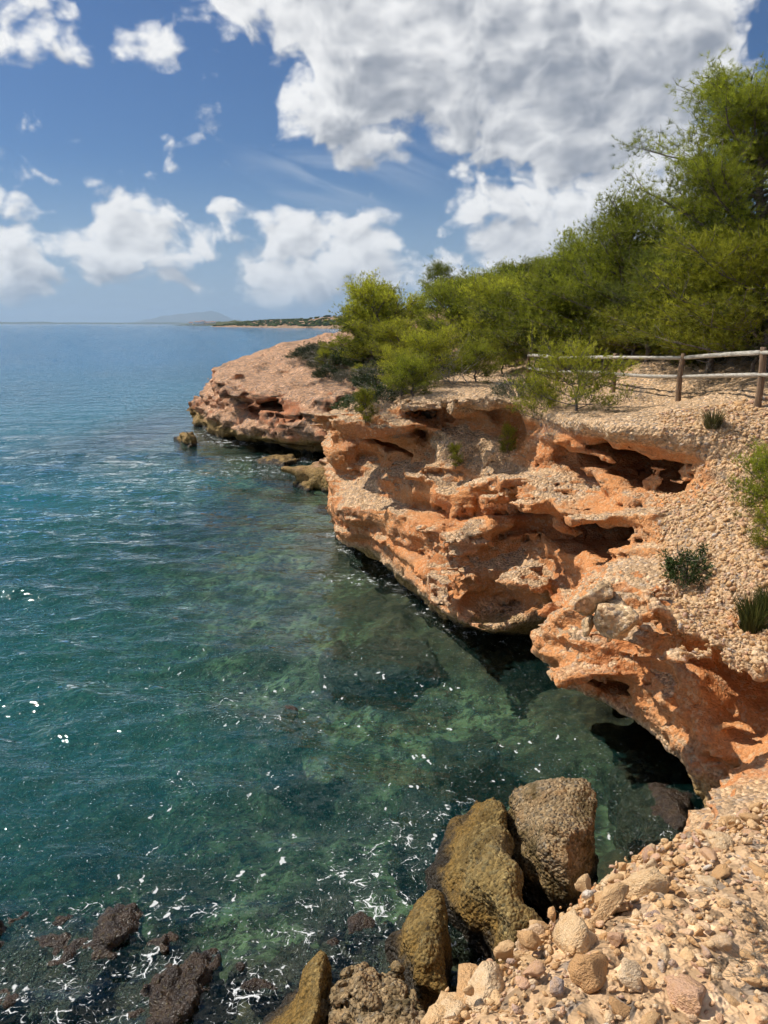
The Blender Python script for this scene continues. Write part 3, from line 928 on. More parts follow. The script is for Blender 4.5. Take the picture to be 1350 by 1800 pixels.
def water(name, near):
    m, t = new_mat(name)

    def n2d(vec, scale, detail=2.0, rough=0.5):
        return t.n('ShaderNodeTexNoise', {'Vector': vec, 'Scale': scale, 'Detail': detail, 'Roughness': rough}, noise_dimensions='2D')

    pos = t.n('ShaderNodeNewGeometry').outputs['Position']
    tur = t.n('ShaderNodeAttribute', attribute_name='turbid').outputs['Fac'] if near else 1.0
    rv = t.n('ShaderNodeMapping', {'Vector': pos, 'Rotation': (0, 0, R(-12)), 'Scale': (0.55, 1.0, 1.0)}).outputs[0]
    r1 = n2d(rv, 2.4, 2, 0.6).outputs[0]
    r3 = n2d(rv, 0.55, 2, 0.55).outputs[0]
    r4 = n2d(rv, 0.06, 2, 0.6).outputs[0]
    hh = t.math('ADD', t.math('MULTIPLY', r1, 0.16), t.math('MULTIPLY', r3, 0.35))
    hh = t.math('ADD', hh, t.math('MULTIPLY', n2d(rv, 9.0, 1, 0.6).outputs[0], 0.030))
    if near:
        st = t.n('ShaderNodeMapRange', {0: tur, 1: 0.1, 2: 0.75, 3: 0.35, 4: 1.0}).outputs[0]
    else:
        st = 1.0
    bp = t.n('ShaderNodeBump', {'Height': hh, 'Strength': st, 'Distance': 0.75})
    # body colour of the sea: green where shallow, blue-green further out
    deep = (0.009, 0.122, 0.145)
    body = t.mix(t.step(tur, 0.55, 1.0), (0.016, 0.112, 0.095), deep) if near else (*deep, 1)
    ydist = t.n('ShaderNodeSeparateXYZ', {0: pos}).outputs[1]
    body = t.mix(t.step(ydist, 25, 160), body, (0.016, 0.135, 0.265))
    body = t.mix(t.step(r4, 0.4, 0.65, 0, 0.35), body, (0.010, 0.066, 0.10))
    dif = t.n('ShaderNodeBsdfDiffuse', {'Color': body, 'Normal': bp.outputs[0]})
    fr = t.n('ShaderNodeFresnel', {'IOR': 1.33, 'Normal': bp.outputs[0]})
    gl = t.n('ShaderNodeBsdfGlossy', {'Color': (1, 1, 1, 1), 'Roughness': 0.045, 'Normal': bp.outputs[0]})
    und = dif
    if near:
        tr = t.n('ShaderNodeBsdfTransparent', {'Color': t.mix(tur, (0.78, 0.96, 0.90), (0.30, 0.70, 0.60))})
        und = t.n('ShaderNodeMixShader', {0: tur, 1: tr.outputs[0], 2: dif.outputs[0]})
    sur = t.n('ShaderNodeMixShader', {0: fr.outputs[0], 1: und.outputs[0], 2: gl.outputs[0]})
    if not near:
        finish(t, sur.outputs[0])
        return m
    fo = t.n('ShaderNodeAttribute', attribute_name='foam').outputs['Fac']
    fk = t.n('ShaderNodeAttribute', attribute_name='fleck').outputs['Fac']
    # foam: torn filaments and painted glint specks where it gathers, small flecks drifting in the inlet
    fp = t.vmath('ADD', pos, t.vmath('MULTIPLY', n2d(pos, 3.4, 2).outputs[1], (0.30, 0.30, 0)))
    ve = t.n('ShaderNodeTexVoronoi', {'Vector': fp, 'Scale': 4.4}, feature='DISTANCE_TO_EDGE', voronoi_dimensions='2D').outputs[0]
    ve2 = t.n('ShaderNodeTexVoronoi', {'Vector': fp, 'Scale': 11.0}, feature='DISTANCE_TO_EDGE', voronoi_dimensions='2D').outputs[0]
    brk = n2d(pos, 2.6, 4, 0.75).outputs[0]
    grain = n2d(pos, 24.0, 2, 0.6).outputs[0]
    thr = t.math('MULTIPLY', fo, t.step(brk, 0.46, 0.66))
    edge = t.math('MINIMUM', ve, t.math('MULTIPLY', ve2, 2.0))
    edge = t.math('ADD', edge, t.math('MULTIPLY', t.math('SUBTRACT', grain, 0.5), 0.16))
    ft = t.math('SUBTRACT', t.math('MULTIPLY', thr, 0.12), 0.014)
    fil = t.n('ShaderNodeMapRange', {0: t.math('SUBTRACT', edge, ft), 1: 0.012, 2: -0.035}).outputs[0]
    solid = t.step(t.math('ADD', t.math('MULTIPLY', thr, 0.36), t.math('MULTIPLY', grain, 0.6)), 0.68, 0.80)  # white grain: foam specks and sun glints painted alike
    fx = t.n('ShaderNodeMapping', {'Vector': pos, 'Rotation': (0, 0, 0.6), 'Scale': (1.0, 0.6, 1)}).outputs[0]
    vf = t.n('ShaderNodeTexVoronoi', {'Vector': t.vmath('ADD', fx, t.vmath('MULTIPLY', n2d(pos, 9.0, 1).outputs[1], (0.12, 0.12, 0))), 'Scale': 8.5}, feature='F1', voronoi_dimensions='2D')
    vs = t.n('ShaderNodeSeparateColor', {0: vf.outputs[1]})
    size = t.math('MULTIPLY', t.step(vs.outputs[0], 0.82, 1.0, 0.0, 0.30), t.math('MULTIPLY', fk, t.step(n2d(pos, 0.7, 2, 0.6).outputs[0], 0.38, 0.60)))
    flk = t.step(t.math('SUBTRACT', vf.outputs[0], size), 0.05, -0.12, 0, 0.9)
    fm = t.math('MAXIMUM', t.math('MAXIMUM', fil, solid), flk)
    fd = t.n('ShaderNodeBsdfDiffuse', {'Color': (0.78, 0.80, 0.80, 1)})
    end = t.n('ShaderNodeMixShader', {0: t.math('MULTIPLY', fm, 0.82), 1: sur.outputs[0], 2: fd.outputs[0]})
    finish(t, end.outputs[0])
    return m


me.materials.append(water('sea_water_near', True))
me.materials.append(water('sea_water_open', False))
fc = SEA_V[q].mean(1)
open_ = (fc[:, 1] > 75) | (fc[:, 0] < -22) | (fc[:, 1] < 0)
me.polygons.foreach_set('material_index', open_.astype(np.int32))
sea = tag(link('sea', me), kind='structure')


# ------------------------------------------------------------------ boulders: rounded hulls with relief
def hull_rock(name, pts, mat, vs=0.03, rnd=0.10, beds=0.06, lump=0.05, cell=0.10, peb=0.02, seed=0.0, base=None, cracks=0.0):
    pts = np.asarray(pts, float)
    if base is not None:
        b = pts.copy()
        b[:, 2] = base
        c = b.mean(0)
        b[:, :2] = c[:2] + (b[:, :2] - c[:2]) * 1.06
        pts = np.concatenate([pts, b])
    bm = bmesh.new()
    for p_ in pts:
        bm.verts.new(p_)
    bmesh.ops.convex_hull(bm, input=bm.verts)
    bm.normal_update()
    cen = pts.mean(0)
    PL = []
    for f in bm.faces:
        n = np.array(f.normal)
        d = n @ np.array(f.verts[0].co)
        if n @ cen > d:
            n, d = -n, -d
        PL.append((n, d))
    bm.free()
    lo, hi = pts.min(0) - 0.25, pts.max(0) + 0.25
    g = [np.arange(lo[k], hi[k] + vs, vs, dtype=np.float32) for k in range(3)]
    A = np.stack(np.meshgrid(*g, indexing='ij'), -1)
    sh = A.shape[:3]
    P_ = A.reshape(-1, 3).astype(np.float32)
    F = np.full(len(P_), -9.0, np.float32)
    for n, d in PL:
        np.maximum(F, P_ @ n.astype(np.float32) - np.float32(d), out=F)
    nb = np.abs(F) < 0.42
    Pn = P_[nb]
    w = Pn + 0.10 * np.stack([fbm(Pn * np.float32(1.6), 2, off=seed + 3), fbm(Pn * np.float32(1.6), 2, off=seed + 9), fbm(Pn * np.float32(1.6), 2, off=seed + 15)], 1)
    G = np.full(len(Pn), -9.0, np.float32)
    for n, d in PL:
        G = smax(G, w @ n.astype(np.float32) - np.float32(d), rnd)
    F[nb] = G
    F = -F
    mk = np.abs(F) < 0.3
    pm = P_[mk]
    rel = lump * fbm(pm * np.float32(3.0), 3, off=seed) + beds * fbm(pm * np.array([1.6, 1.6, 6.0], np.float32), 3, off=seed + 30)
    if cracks:
        d1, d2, _ = worley(pm * np.float32(4.2), seed)
        rel = rel - cracks * sstep(d2 - d1, 0.16, 0.0) + 0.6 * cracks * (0.5 - d1)
    F[mk] += rel
    V, Q = surface_nets(F.reshape(sh).astype(np.float32), *g)
    V = relax(V, Q, 1, 0.4)
    N = normals_of(V, Q)
    d1, _, ci = worley(V * np.float32(1 / cell), seed)
    d3, _, c3 = worley(V * np.float32(2.4 / cell), seed + 5)
    V = V + N * (peb * (0.55 - d1) * (0.4 + ci) + 0.45 * peb * (0.5 - d3) * (0.4 + c3))[:, None]
    o = V.mean(0)
    o[2] = V[:, 2].min()
    ob = link(name, mesh_np(name, V - o, Q), None, mat, o)
    return ob


def PX(*l):
    return [at_z(*a) for a in l]


def rock(name, pts, mat, label, cat='boulder', group=None, **kw):
    return tag(hull_rock(name, pts, mat, **kw), label, cat, group)


rock('boulder', PX((893, 1392, .75), (960, 1366, .9), (1030, 1374, .95), (1050, 1408, .9), (1046, 1455, 1.0), (1034, 1520, .65), (1005, 1572, .35), (975, 1602, .0), (940, 1585, .0), (902, 1455, .7), (918, 1525, .4), (975, 1440, 1.2), (1000, 1480, 1.1)), M_BOULDER,
     'big rounded speckled boulder in the water, right of the pointed one', vs=0.026, base=-1.0, rnd=0.05, beds=0.03, lump=0.06, cell=0.07, peb=0.035, seed=2)
rock('boulder', PX((852, 1382, .5), (880, 1396, .65), (888, 1440, .85), (902, 1500, .95), (925, 1570, .9), (942, 1615, .8), (905, 1685, .6), (800, 1445, .15), (748, 1520, .05), (765, 1580, .05), (825, 1650, .1), (870, 1480, .95), (890, 1580, 1.0)), M_GOLD,
     'pointed olive-brown boulder leaning left of the big rounded boulder', vs=0.026, base=-1.0, rnd=0.05, beds=0.04, lump=0.06, cell=0.07, peb=0.03, seed=5)
rock('boulder', PX((738, 1580, .35), (765, 1578, .5), (778, 1640, .75), (803, 1700, .65), (795, 1750, .5), (705, 1705, .2), (692, 1650, .05), (725, 1750, .4), (745, 1660, .8)), M_GOLD,
     'small upright golden rock with streaky dark base below the pointed boulder', vs=0.025, base=-0.8, rnd=0.05, beds=0.05, lump=0.05, cell=0.06, peb=0.022, seed=8)
rock('boulder', PX((588, 1680, .55), (562, 1690, .4), (500, 1742, .15), (452, 1805, .05), (436, 1840, .05), (592, 1700, .55), (566, 1765, .8), (545, 1840, .95)), M_GOLD,
     'long wedge-shaped golden rock at the bottom edge with a black right side', vs=0.028, base=-0.9, rnd=0.05, beds=0.04, cell=0.06, peb=0.022, seed=11)
rock('boulder', PX((598, 1722, .55), (650, 1690, .6), (690, 1702, .5), (735, 1742, .7), (765, 1805, 1.0), (560, 1805, .4), (575, 1860, .6), (745, 1860, 1.3), (640, 1740, .9)), M_BOULDER,
     'knobbly grey-brown conglomerate rock at the bottom edge beside the golden wedge', vs=0.026, base=-0.9, rnd=0.08, beds=0.03, lump=0.08, cell=0.13, peb=0.06, cracks=0.09, seed=14)
rock('boulder', PX((1035, 1545, 3.0), (1062, 1485, 2.9), (1120, 1492, 3.2), (1165, 1490, 3.5), (1010, 1590, 3.2), (1100, 1580, 3.7), (1180, 1520, 3.7)), M_SLAB,
     'reddish-brown lump of rock jutting out below the gravel edge', vs=0.025, base=1.9, rnd=0.10, cell=0.05, peb=0.02, seed=17)
# weed rocks awash at the lower left
for k, (pts, lb) in enumerate([
        (((20, 1650, .02), (120, 1612, .08), (190, 1600, .22), (205, 1625, .15), (160, 1700, .10), (90, 1760, .05), (-20, 1740, .02)), 'purple-brown weed-covered rock awash at the far left of the bottom edge'),
        (((230, 1680, .04), (300, 1652, .18), (335, 1650, .2), (350, 1710, .14), (300, 1800, .12), (210, 1830, .05), (200, 1750, .05)), 'ragged weed-covered rock awash in the middle of the lower left foam'),
        (((440, 1680, .0), (530, 1650, .1), (560, 1670, .14), (480, 1740, .06), (430, 1720, .0)), 'low dark weedy rock awash touching the golden wedge'),
        (((690, 1600, .0), (720, 1590, .06), (700, 1680, .1), (640, 1690, .06), (600, 1660, .0), (640, 1610, -.02)), 'dark weedy rock awash among foam streaks left of the upright golden rock')]):
    ce = np.mean(np.array(pts), 0) if k < 3 else np.array(pts[0])
    rock('weedy_rock', PX(*[(ce[0] + (a_ - ce[0]) * 1.45, ce[1] + (b_ - ce[1]) * 1.4, z_ - 0.13) for a_, b_, z_ in pts]), M_WEED, lb, 'rock', 'weed-covered rocks awash', vs=0.035, base=-0.9, rnd=0.2, beds=0.04, lump=0.17, cell=0.14, peb=0.10, seed=20 + k * 3)
# rocks under the surface
for k, (pts, lb) in enumerate([
        (((455, 1250, -.12), (500, 1235, -.05), (530, 1245, -.1), (525, 1275, -.12), (480, 1290, -.15), (450, 1275, -.2)), 'small dark submerged rock with a white foam streak across it'),
        (((560, 1130, -.3), (640, 1110, -.25), (760, 1125, -.3), (775, 1155, -.35), (700, 1180, -.35), (620, 1195, -.4), (560, 1180, -.5)), 'large flat brown submerged reef off the cliff foot'),
        (((760, 1300, -.25), (850, 1285, -.2), (880, 1320, -.25), (830, 1360, -.25), (750, 1345, -.3)), 'brown submerged rock right behind the pointed boulder'),
        (((720, 1370, -.2), (800, 1370, -.1), (800, 1430, -.1), (740, 1500, -.12), (690, 1480, -.2)), 'dark submerged rock at the left foot of the pointed boulder'),
        (((1090, 1290, -.3), (1150, 1380, -.1), (1230, 1400, .0), (1200, 1450, .1), (1100, 1470, -.05), (1080, 1390, -.2)), 'dark brown submerged rock in the shade before the cave'),
        (((545, 1560, -.2), (610, 1540, -.1), (620, 1600, -.1), (560, 1630, -.15)), 'dark round submerged rock beside the bright foam patch')]):
    rock('submerged_rock', PX(*pts), M_WEED, lb, 'rock', 'rocks under the water', vs=0.045, base=-1.6, rnd=0.14, beds=0.02, lump=0.10, cell=0.14, peb=0.06, seed=40 + k * 3)
rock('sea_rock', PX((312, 770, 0.05), (322, 758, .75), (330, 760, .8), (341, 765, .6), (343, 774, 0.05), (325, 778, .05)), M_HEAD, 'small spiky rock standing in the sea off the headland tip', 'rock', vs=0.06, base=-1.0, rnd=0.05, beds=0.1, lump=0.12, cell=0.25, peb=0.10, seed=60)
rock('sea_rock', PX((440, 806, .1), (480, 797, .28), (520, 798, .22), (532, 806, .1), (500, 815, .15), (455, 813, .05)), M_HEAD, 'low flat rock awash in foam in the cove under the headland', 'rock', vs=0.08, base=-1.0, rnd=0.1, beds=0.05, lump=0.1, cell=0.3, peb=0.10, seed=63)

# ------------------------------------------------------------------ finding the ground
CV = np.concatenate([c[1] for c in CLIFF])
_rel = CV - np.array([0, 0, EYE], np.float32)
_dep = _rel[:, 1] * math.cos(PITCH) - _rel[:, 2] * math.sin(PITCH)
_up = _rel[:, 1] * math.sin(PITCH) + _rel[:, 2] * math.cos(PITCH)
_pxx = 675 + FPX * _rel[:, 0] / np.maximum(_dep, 0.1)
_pyy = 900 - FPX * _up / np.maximum(_dep, 0.1)


def hit(px, py, r=7):
    """the nearest rock surface seen at a photo pixel"""
    m = np.where((np.abs(_pxx - px) < r) & (np.abs(_pyy - py) < r) & (_dep > 0.3))[0]
    if not len(m):
        return hit(px, py, r * 2)
    k = m[np.argmin(_dep[m])]
    return CV[k].astype(float)


def ground(x, y):
    m = (np.abs(CV[:, 0] - x) < 0.16) & (np.abs(CV[:, 1] - y) < 0.16)
    if m.any():
        return float(np.max(CV[m, 2]))
    return float(plateau(np.array([x]), np.array([y]))[0]) - 0.1



DZ = hit(1085, 1085)[2] - 2.22


def PZ(*l):
    return [at_z(a, b, c + DZ) for a, b, c in l]


# blocks that came to rest on the near slope
rock('rock_slab', PZ((1010, 1062, 2.61), (1062, 1018, 2.78), (1075, 1025, 2.76), (1072, 1045, 2.66), (1030, 1078, 2.46), (1012, 1075, 2.51)) + PZ((1015, 1070, 2.26), (1065, 1030, 2.46), (1072, 1045, 2.36), (1030, 1078, 2.16)), M_SLAB,
     'pale upper slab of the fallen blocks on the near slope', 'rock', 'fallen blocks', vs=0.022, rnd=0.03, beds=0.03, lump=0.03, cell=0.06, peb=0.018, seed=70)
rock('rock_slab', PZ((1062, 1062, 2.61), (1095, 1035, 2.66), (1108, 1050, 2.66), (1130, 1088, 2.51), (1105, 1108, 2.36), (1062, 1128, 2.11), (1048, 1112, 2.16)) + PZ((1062, 1075, 2.16), (1100, 1050, 2.26), (1125, 1092, 2.11), (1062, 1128, 1.86)), M_SLAB,
     'thick tilted block with a pebbly end, largest of the fallen blocks', 'rock', 'fallen blocks', vs=0.022, rnd=0.03, beds=0.03, lump=0.03, cell=0.06, peb=0.02, seed=73)
rock('rock_slab', PZ((1025, 1080, 2.36), (1042, 1068, 2.46), (1050, 1080, 2.41), (1045, 1110, 2.16), (1025, 1120, 2.06)) + PZ((1028, 1085, 2.06), (1046, 1085, 2.16), (1040, 1115, 1.91)), M_SLAB,
     'narrow upright block wedged between the two larger fallen blocks', 'rock', 'fallen blocks', vs=0.02, rnd=0.03, beds=0.03, lump=0.03, cell=0.06, peb=0.018, seed=76)


# ------------------------------------------------------------------ plant materials
def leaf_mat(name, a, b, trans=0.5, rough=0.6):
    m, t = new_mat(name)
    tone = t.n('ShaderNodeAttribute', attribute_name='tone').outputs['Fac']
    rnd = t.n('ShaderNodeObjectInfo').outputs['Random']
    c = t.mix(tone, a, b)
    k = t.n('ShaderNodeMapRange', {0: rnd, 3: 0.62, 4: 1.25}).outputs[0]
    c = t.mix(1.0, c, t.n('ShaderNodeCombineColor', {0: k, 1: k, 2: k}).outputs[0], 'MULTIPLY')
    d = t.n('ShaderNodeBsdfPrincipled', {'Base Color': c, 'Roughness': rough, 'Specular IOR Level': 0.3})
    tr = t.n('ShaderNodeBsdfTranslucent', {'Color': c})
    finish(t, t.n('ShaderNodeMixShader', {0: trans, 1: d.outputs[0], 2: tr.outputs[0]}).outputs[0])
    return m


def bark_mat(name, a, b, scale=30):
    m, t = new_mat(name)
    co = t.n('ShaderNodeTexCoord').outputs['Object']
    n1 = t.noise(co, scale, 3, 0.65)
    bp = t.n('ShaderNodeBump', {'Height': n1, 'Strength': 0.7, 'Distance': 0.02})
    finish(t, t.n('ShaderNodeBsdfPrincipled', {'Base Color': t.mix(t.step(n1, 0.35, 0.65), a, b), 'Roughness': 0.9, 'Normal': bp.outputs[0]}).outputs[0])
    return m


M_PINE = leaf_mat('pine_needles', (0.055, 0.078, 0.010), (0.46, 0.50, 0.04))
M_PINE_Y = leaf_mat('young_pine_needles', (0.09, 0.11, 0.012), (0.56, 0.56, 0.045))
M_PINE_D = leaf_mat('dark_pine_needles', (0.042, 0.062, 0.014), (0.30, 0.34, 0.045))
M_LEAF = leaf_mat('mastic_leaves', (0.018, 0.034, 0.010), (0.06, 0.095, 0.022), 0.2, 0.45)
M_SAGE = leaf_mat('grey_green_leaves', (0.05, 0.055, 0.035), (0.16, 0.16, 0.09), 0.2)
M_BLADE = leaf_mat('grass_blades', (0.06, 0.07, 0.02), (0.22, 0.20, 0.07), 0.3)
M_BARK = bark_mat('pine_bark', (0.07, 0.055, 0.045), (0.19, 0.16, 0.135))
M_DEAD = bark_mat('dead_wood', (0.20, 0.175, 0.15), (0.36, 0.33, 0.29))
M_STRAW = bark_mat('dry_twigs', (0.16, 0.125, 0.085), (0.30, 0.25, 0.18))


# ------------------------------------------------------------------ plant geometry (arrays)
def unit(v):
    return v / (np.linalg.norm(v, axis=-1, keepdims=True) + 1e-9)


def tubes(segs, sides=4):
    """segs: (n, 8) start xyz, end xyz, r0, r1 -> verts, quads"""
    s = np.asarray(segs, np.float32)
    a, b = s[:, :3], s[:, 3:6]
    d = unit(b - a)
    h = np.where(np.abs(d[:, 2:3]) < 0.9, np.array([[0, 0, 1]], np.float32), np.array([[1, 0, 0]], np.float32))
    u = unit(np.cross(d, h))
    v = np.cross(d, u)
    n = len(s)
    V = np.empty((n, 2, sides, 3), np.float32)
    for k in range(sides):
        an = 2 * math.pi * k / sides
        o = u * math.cos(an) + v * math.sin(an)
        V[:, 0, k] = a + o * s[:, 6:7]
        V[:, 1, k] = b + o * s[:, 7:8]
    base = np.arange(n)[:, None] * (2 * sides)
    Q = []
    for k in range(sides):
        k2 = (k + 1) % sides
        Q.append(np.stack([base[:, 0] + k, base[:, 0] + k2, base[:, 0] + sides + k2, base[:, 0] + sides + k], 1))
    return V.reshape(-1, 3), np.concatenate(Q)


def needles(C, D, k, length, width, spread, g):
    """k needles round every tuft"""
    n = len(C)
    C = np.repeat(C, k, 0)
    D = np.repeat(D, k, 0)
    d = unit(D + g.normal(0, spread, (n * k, 3)))
    w = unit(np.cross(d, g.normal(0, 1, (n * k, 3)))) * width * 0.5
    L = length * g.uniform(0.7, 1.15, (n * k, 1))
    C = C + g.normal(0, 0.012, C.shape)
    V = np.stack([C - w, C + w, C + d * L], 1).reshape(-1, 3)
    F = np.arange(n * k * 3).reshape(-1, 3)
    return V, F


def leaf_mesh(name, V, F, tone, mat, smooth=False):
    me = mesh_np(name, V, F, smooth)
    attr(me, 'tone', tone)
    me.materials.append(mat)
    return me


def pine(seed, h, rad, base, limbs=24, subs=6, tufts=20, nk=8, nl=0.10, nw=0.009, lean=0.0, top=0.55, up=0.35, mat=None, bare=0.35, flat=0.5, pad=1.0):
    """returns trunk mesh and crown mesh of a pine h high and rad wide"""
    g = np.random.default_rng(seed)
    seg = []
    n = 9
    P_ = [np.array([0, 0, -0.15])]
    for i in range(1, n + 1):
        t_ = i / n
        P_.append(np.array([lean * h * t_ ** 1.4 + g.normal(0, 0.022 * h), g.normal(0, 0.022 * h), h * 0.93 * t_]))
    r0 = 0.026 * h + 0.02
    for i in range(n):
        seg.append((*P_[i], *P_[i + 1], r0 * (1 - 0.85 * i / n), r0 * (1 - 0.85 * (i + 1) / n)))
    TC, TD, TT = [], [], []
    for L_ in range(limbs):
        f = base + (0.98 - base) * ((L_ + g.uniform(0, 1)) / limbs) ** 0.85
        i = min(int(f * n), n - 1)
        o = P_[i] + (P_[i + 1] - P_[i]) * (f * n - i)
        rel = (f - base) / (1 - base)
        prof = (0.25 + 0.75 * math.sin(math.pi * min(1, max(0.02, (rel * (1 - top * 0.55) + top * 0.42))))) * g.uniform(0.62, 1.18)
        ln = rad * prof
        an = L_ * 2.399 + g.normal(0, 0.5)
        ri = up + 0.42 * rel ** 1.5 + g.normal(0, 0.16)
        d = np.array([math.cos(an), math.sin(an), ri])
        d /= np.linalg.norm(d)
        q = [o]
        m_ = 5
        for j in range(m_):
            d = d + np.array([g.normal(0, 0.16), g.normal(0, 0.16), g.normal(0.05, 0.10)])
            d /= np.linalg.norm(d)
            q.append(q[-1] + d * ln / m_)
        rr = 0.010 * h * (1 - 0.6 * f) + 0.006
        for j in range(m_):
            seg.append((*q[j], *q[j + 1], rr * (1 - 0.8 * j / m_), rr * (1 - 0.8 * (j + 1) / m_)))
        for s in range(subs):
            f2 = bare + (1.0 - bare) * (s + g.uniform(0.3, 1)) / subs
            j = min(int(f2 * m_), m_ - 1)
            o2 = q[j] + (q[j + 1] - q[j]) * (f2 * m_ - j)
            d2 = unit((q[j + 1] - q[j])[None])[0]
            d2 = unit((d2 * 0.7 + np.array([g.normal(0, 0.75), g.normal(0, 0.75), abs(g.normal(0.2, 0.35))]))[None])[0]
            l2 = (0.20 + 0.19 * rad) * g.uniform(0.6, 1.3)
            e2 = o2 + d2 * l2
            seg.append((*o2, *e2, 0.007, 0.004))
            # needle pads at the branch ends
            for w_ in range(3):
                o3 = o2 + (e2 - o2) * (0.3 + 0.35 * w_)
                e3 = o3 + unit((d2 + g.normal(0, 0.6, 3))[None])[0] * g.uniform(0.10, 0.22)
                seg.append((*o3, *e3, 0.004, 0.002))
            pr_ = g.uniform(0.75, 1.25) * pad
            of = g.normal(0, 1, (tufts, 3)) * np.array([0.125, 0.125, 0.070]) * pr_
            pc_ = o2 + (e2 - o2) * g.uniform(0.25, 1.05, (tufts, 1)) + of
            dd = unit(unit(of) * 0.8 + np.array([0, 0, 0.55]) + d2 * 0.5)
            TC.append(pc_)
            TD.append(dd)
            TT.append(np.clip(0.30 + 0.30 * rel + 1.6 * of[:, 2] / pr_ + 0.5 * g.normal(0, 0.3) + g.normal(0, 0.12, tufts), 0, 1))  # upper needles lighter, inner and lower ones darker: crown shading put into the colour
    TC, TD, TT = np.concatenate(TC), np.concatenate(TD), np.concatenate(TT)
    V, Q = tubes(seg, 5)
    tm = mesh_np('trunk', V, Q)
    tm.materials.append(M_BARK)
    V, F = needles(TC, TD, nk, nl, nw, flat, g)
    tone = np.repeat(TT, nk * 3)
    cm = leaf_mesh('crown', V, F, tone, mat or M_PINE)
    return tm, cm


def shrub(seed, r, hgt, leaves, ll, lw, mat, stems=14, wood=None, upright=0.5):
    """rounded leafy shrub"""
    g = np.random.default_rng(seed)
    seg, C, D = [], [], []
    for i in range(stems):
        an = g.uniform(0, 6.28)
        e = np.array([math.cos(an) * r * g.uniform(0.2, 0.85), math.sin(an) * r * g.uniform(0.2, 0.85), hgt * g.uniform(0.5, 0.9)])
        mid = e * 0.5 + np.array([0, 0, hgt * 0.12])
        seg += [(0, 0, -0.05, *mid, 0.014, 0.009), (*mid, *e, 0.009, 0.004)]
        for j in range(5):
            f = e + g.normal(0, 0.22, 3) * np.array([r, r, hgt * 0.6])
            seg.append((*e, *f, 0.005, 0.002))
    # shoots spread over an uneven dome
    ns = leaves // 14
    d = unit(g.normal(0, 1, (ns, 3)))
    d[:, 2] = np.abs(d[:, 2])
    lob = 0.72 + 0.34 * vnoise((d * 2.1 + seed).astype(np.float32)) + 0.22 * vnoise((d * 5.0 + seed).astype(np.float32))
    q = d * np.array([r, r, hgt]) * (lob * g.uniform(0.55, 1.0, ns) ** 0.5)[:, None]
    sd_ = unit(d * np.array([1, 1, 0.6]) + np.array([0, 0, upright]) + g.normal(0, 0.35, (ns, 3)))
    k = 14
    u = np.tile(np.linspace(0, 1, k), ns)[:, None]
    C = np.repeat(q, k, 0) + np.repeat(sd_, k, 0) * u * 0.14 * (0.5 + hgt)
    L = unit(np.repeat(sd_, k, 0) * 0.8 + g.normal(0, 0.75, (ns * k, 3)))
    W = unit(np.cross(L, g.normal(0, 1, L.shape))) * lw * 0.5
    ln = ll * g.uniform(0.6, 1.2, (len(C), 1))
    V = np.stack([C, C + L * ln * 0.5 + W, C + L * ln, C + L * ln * 0.5 - W], 1).reshape(-1, 3)
    F = np.arange(len(V)).reshape(-1, 4)
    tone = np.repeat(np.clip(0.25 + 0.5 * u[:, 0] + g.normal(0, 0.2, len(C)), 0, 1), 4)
    fm = leaf_mesh('foliage', V, F, tone, mat)
    V, Q = tubes(seg, 4)
    sm = mesh_np('stems', V, Q)
    sm.materials.append(wood or M_STRAW)
    return sm, fm


def twiggy(seed, r, hgt, n=26, mat=None, thick=0.006):
    """leafless bush of grey twigs"""
    g = np.random.default_rng(seed)
    seg = []

    def grow(o, d, ln, rr, lev):
        m_ = 3
        for j in range(m_):
            d = unit((d + g.normal(0, 0.28, 3) + np.array([0, 0, 0.04]))[None])[0]
            e = o + d * ln / m_
            seg.append((*o, *e, rr, rr * 0.8))
            o, rr = e, rr * 0.8
            if lev < 3:
                for _ in range(2 if lev < 2 else 1):
                    grow(o, unit((d + g.normal(0, 0.65, 3))[None])[0], ln * 0.62, rr * 0.7, lev + 1)
    for i in range(n):
        an = g.uniform(0, 6.28)
        grow(np.array([g.normal(0, r * 0.2), g.normal(0, r * 0.2), -0.03]), unit(np.array([[math.cos(an) * r, math.sin(an) * r, hgt * g.uniform(0.4, 1.2)]]))[0], 0.62 * math.hypot(r, hgt) * g.uniform(0.5, 1), thick, 1)
    V, Q = tubes(seg, 3)
    me = mesh_np('twigs', V, Q)
    me.materials.append(mat or M_DEAD)
    return me


def grass(seed, r, hgt, n, mat):
    g = np.random.default_rng(seed)
    an = g.uniform(0, 6.28, n)
    b = np.stack([np.cos(an), np.sin(an), 0 * an], 1) * (r * 0.45 * g.uniform(0, 1, n) ** 0.5)[:, None]
    out = np.stack([np.cos(an), np.sin(an), 0 * an], 1) * g.uniform(0.1, 0.9, n)[:, None] * r
    L = hgt * g.uniform(0.5, 1.1, n)[:, None]
    mid = b + out * 0.35 + np.array([0, 0, 1]) * L * 0.6
    tip = b + out + np.array([0, 0, 1]) * L
    w = np.stack([-np.sin(an), np.cos(an), 0 * an], 1) * 0.006
    V = np.stack([b - w, b + w, mid + w * 0.8, tip, mid - w * 0.8], 1).reshape(-1, 3)
    k = np.arange(n)[:, None] * 5
    F = np.concatenate([k + [0, 1, 2], k + [0, 2, 4], k + [4, 2, 3]])
    me = leaf_mesh('blades', V, F, np.repeat(np.clip(g.normal(0.5, 0.25, n), 0, 1), 5), mat)
    return me


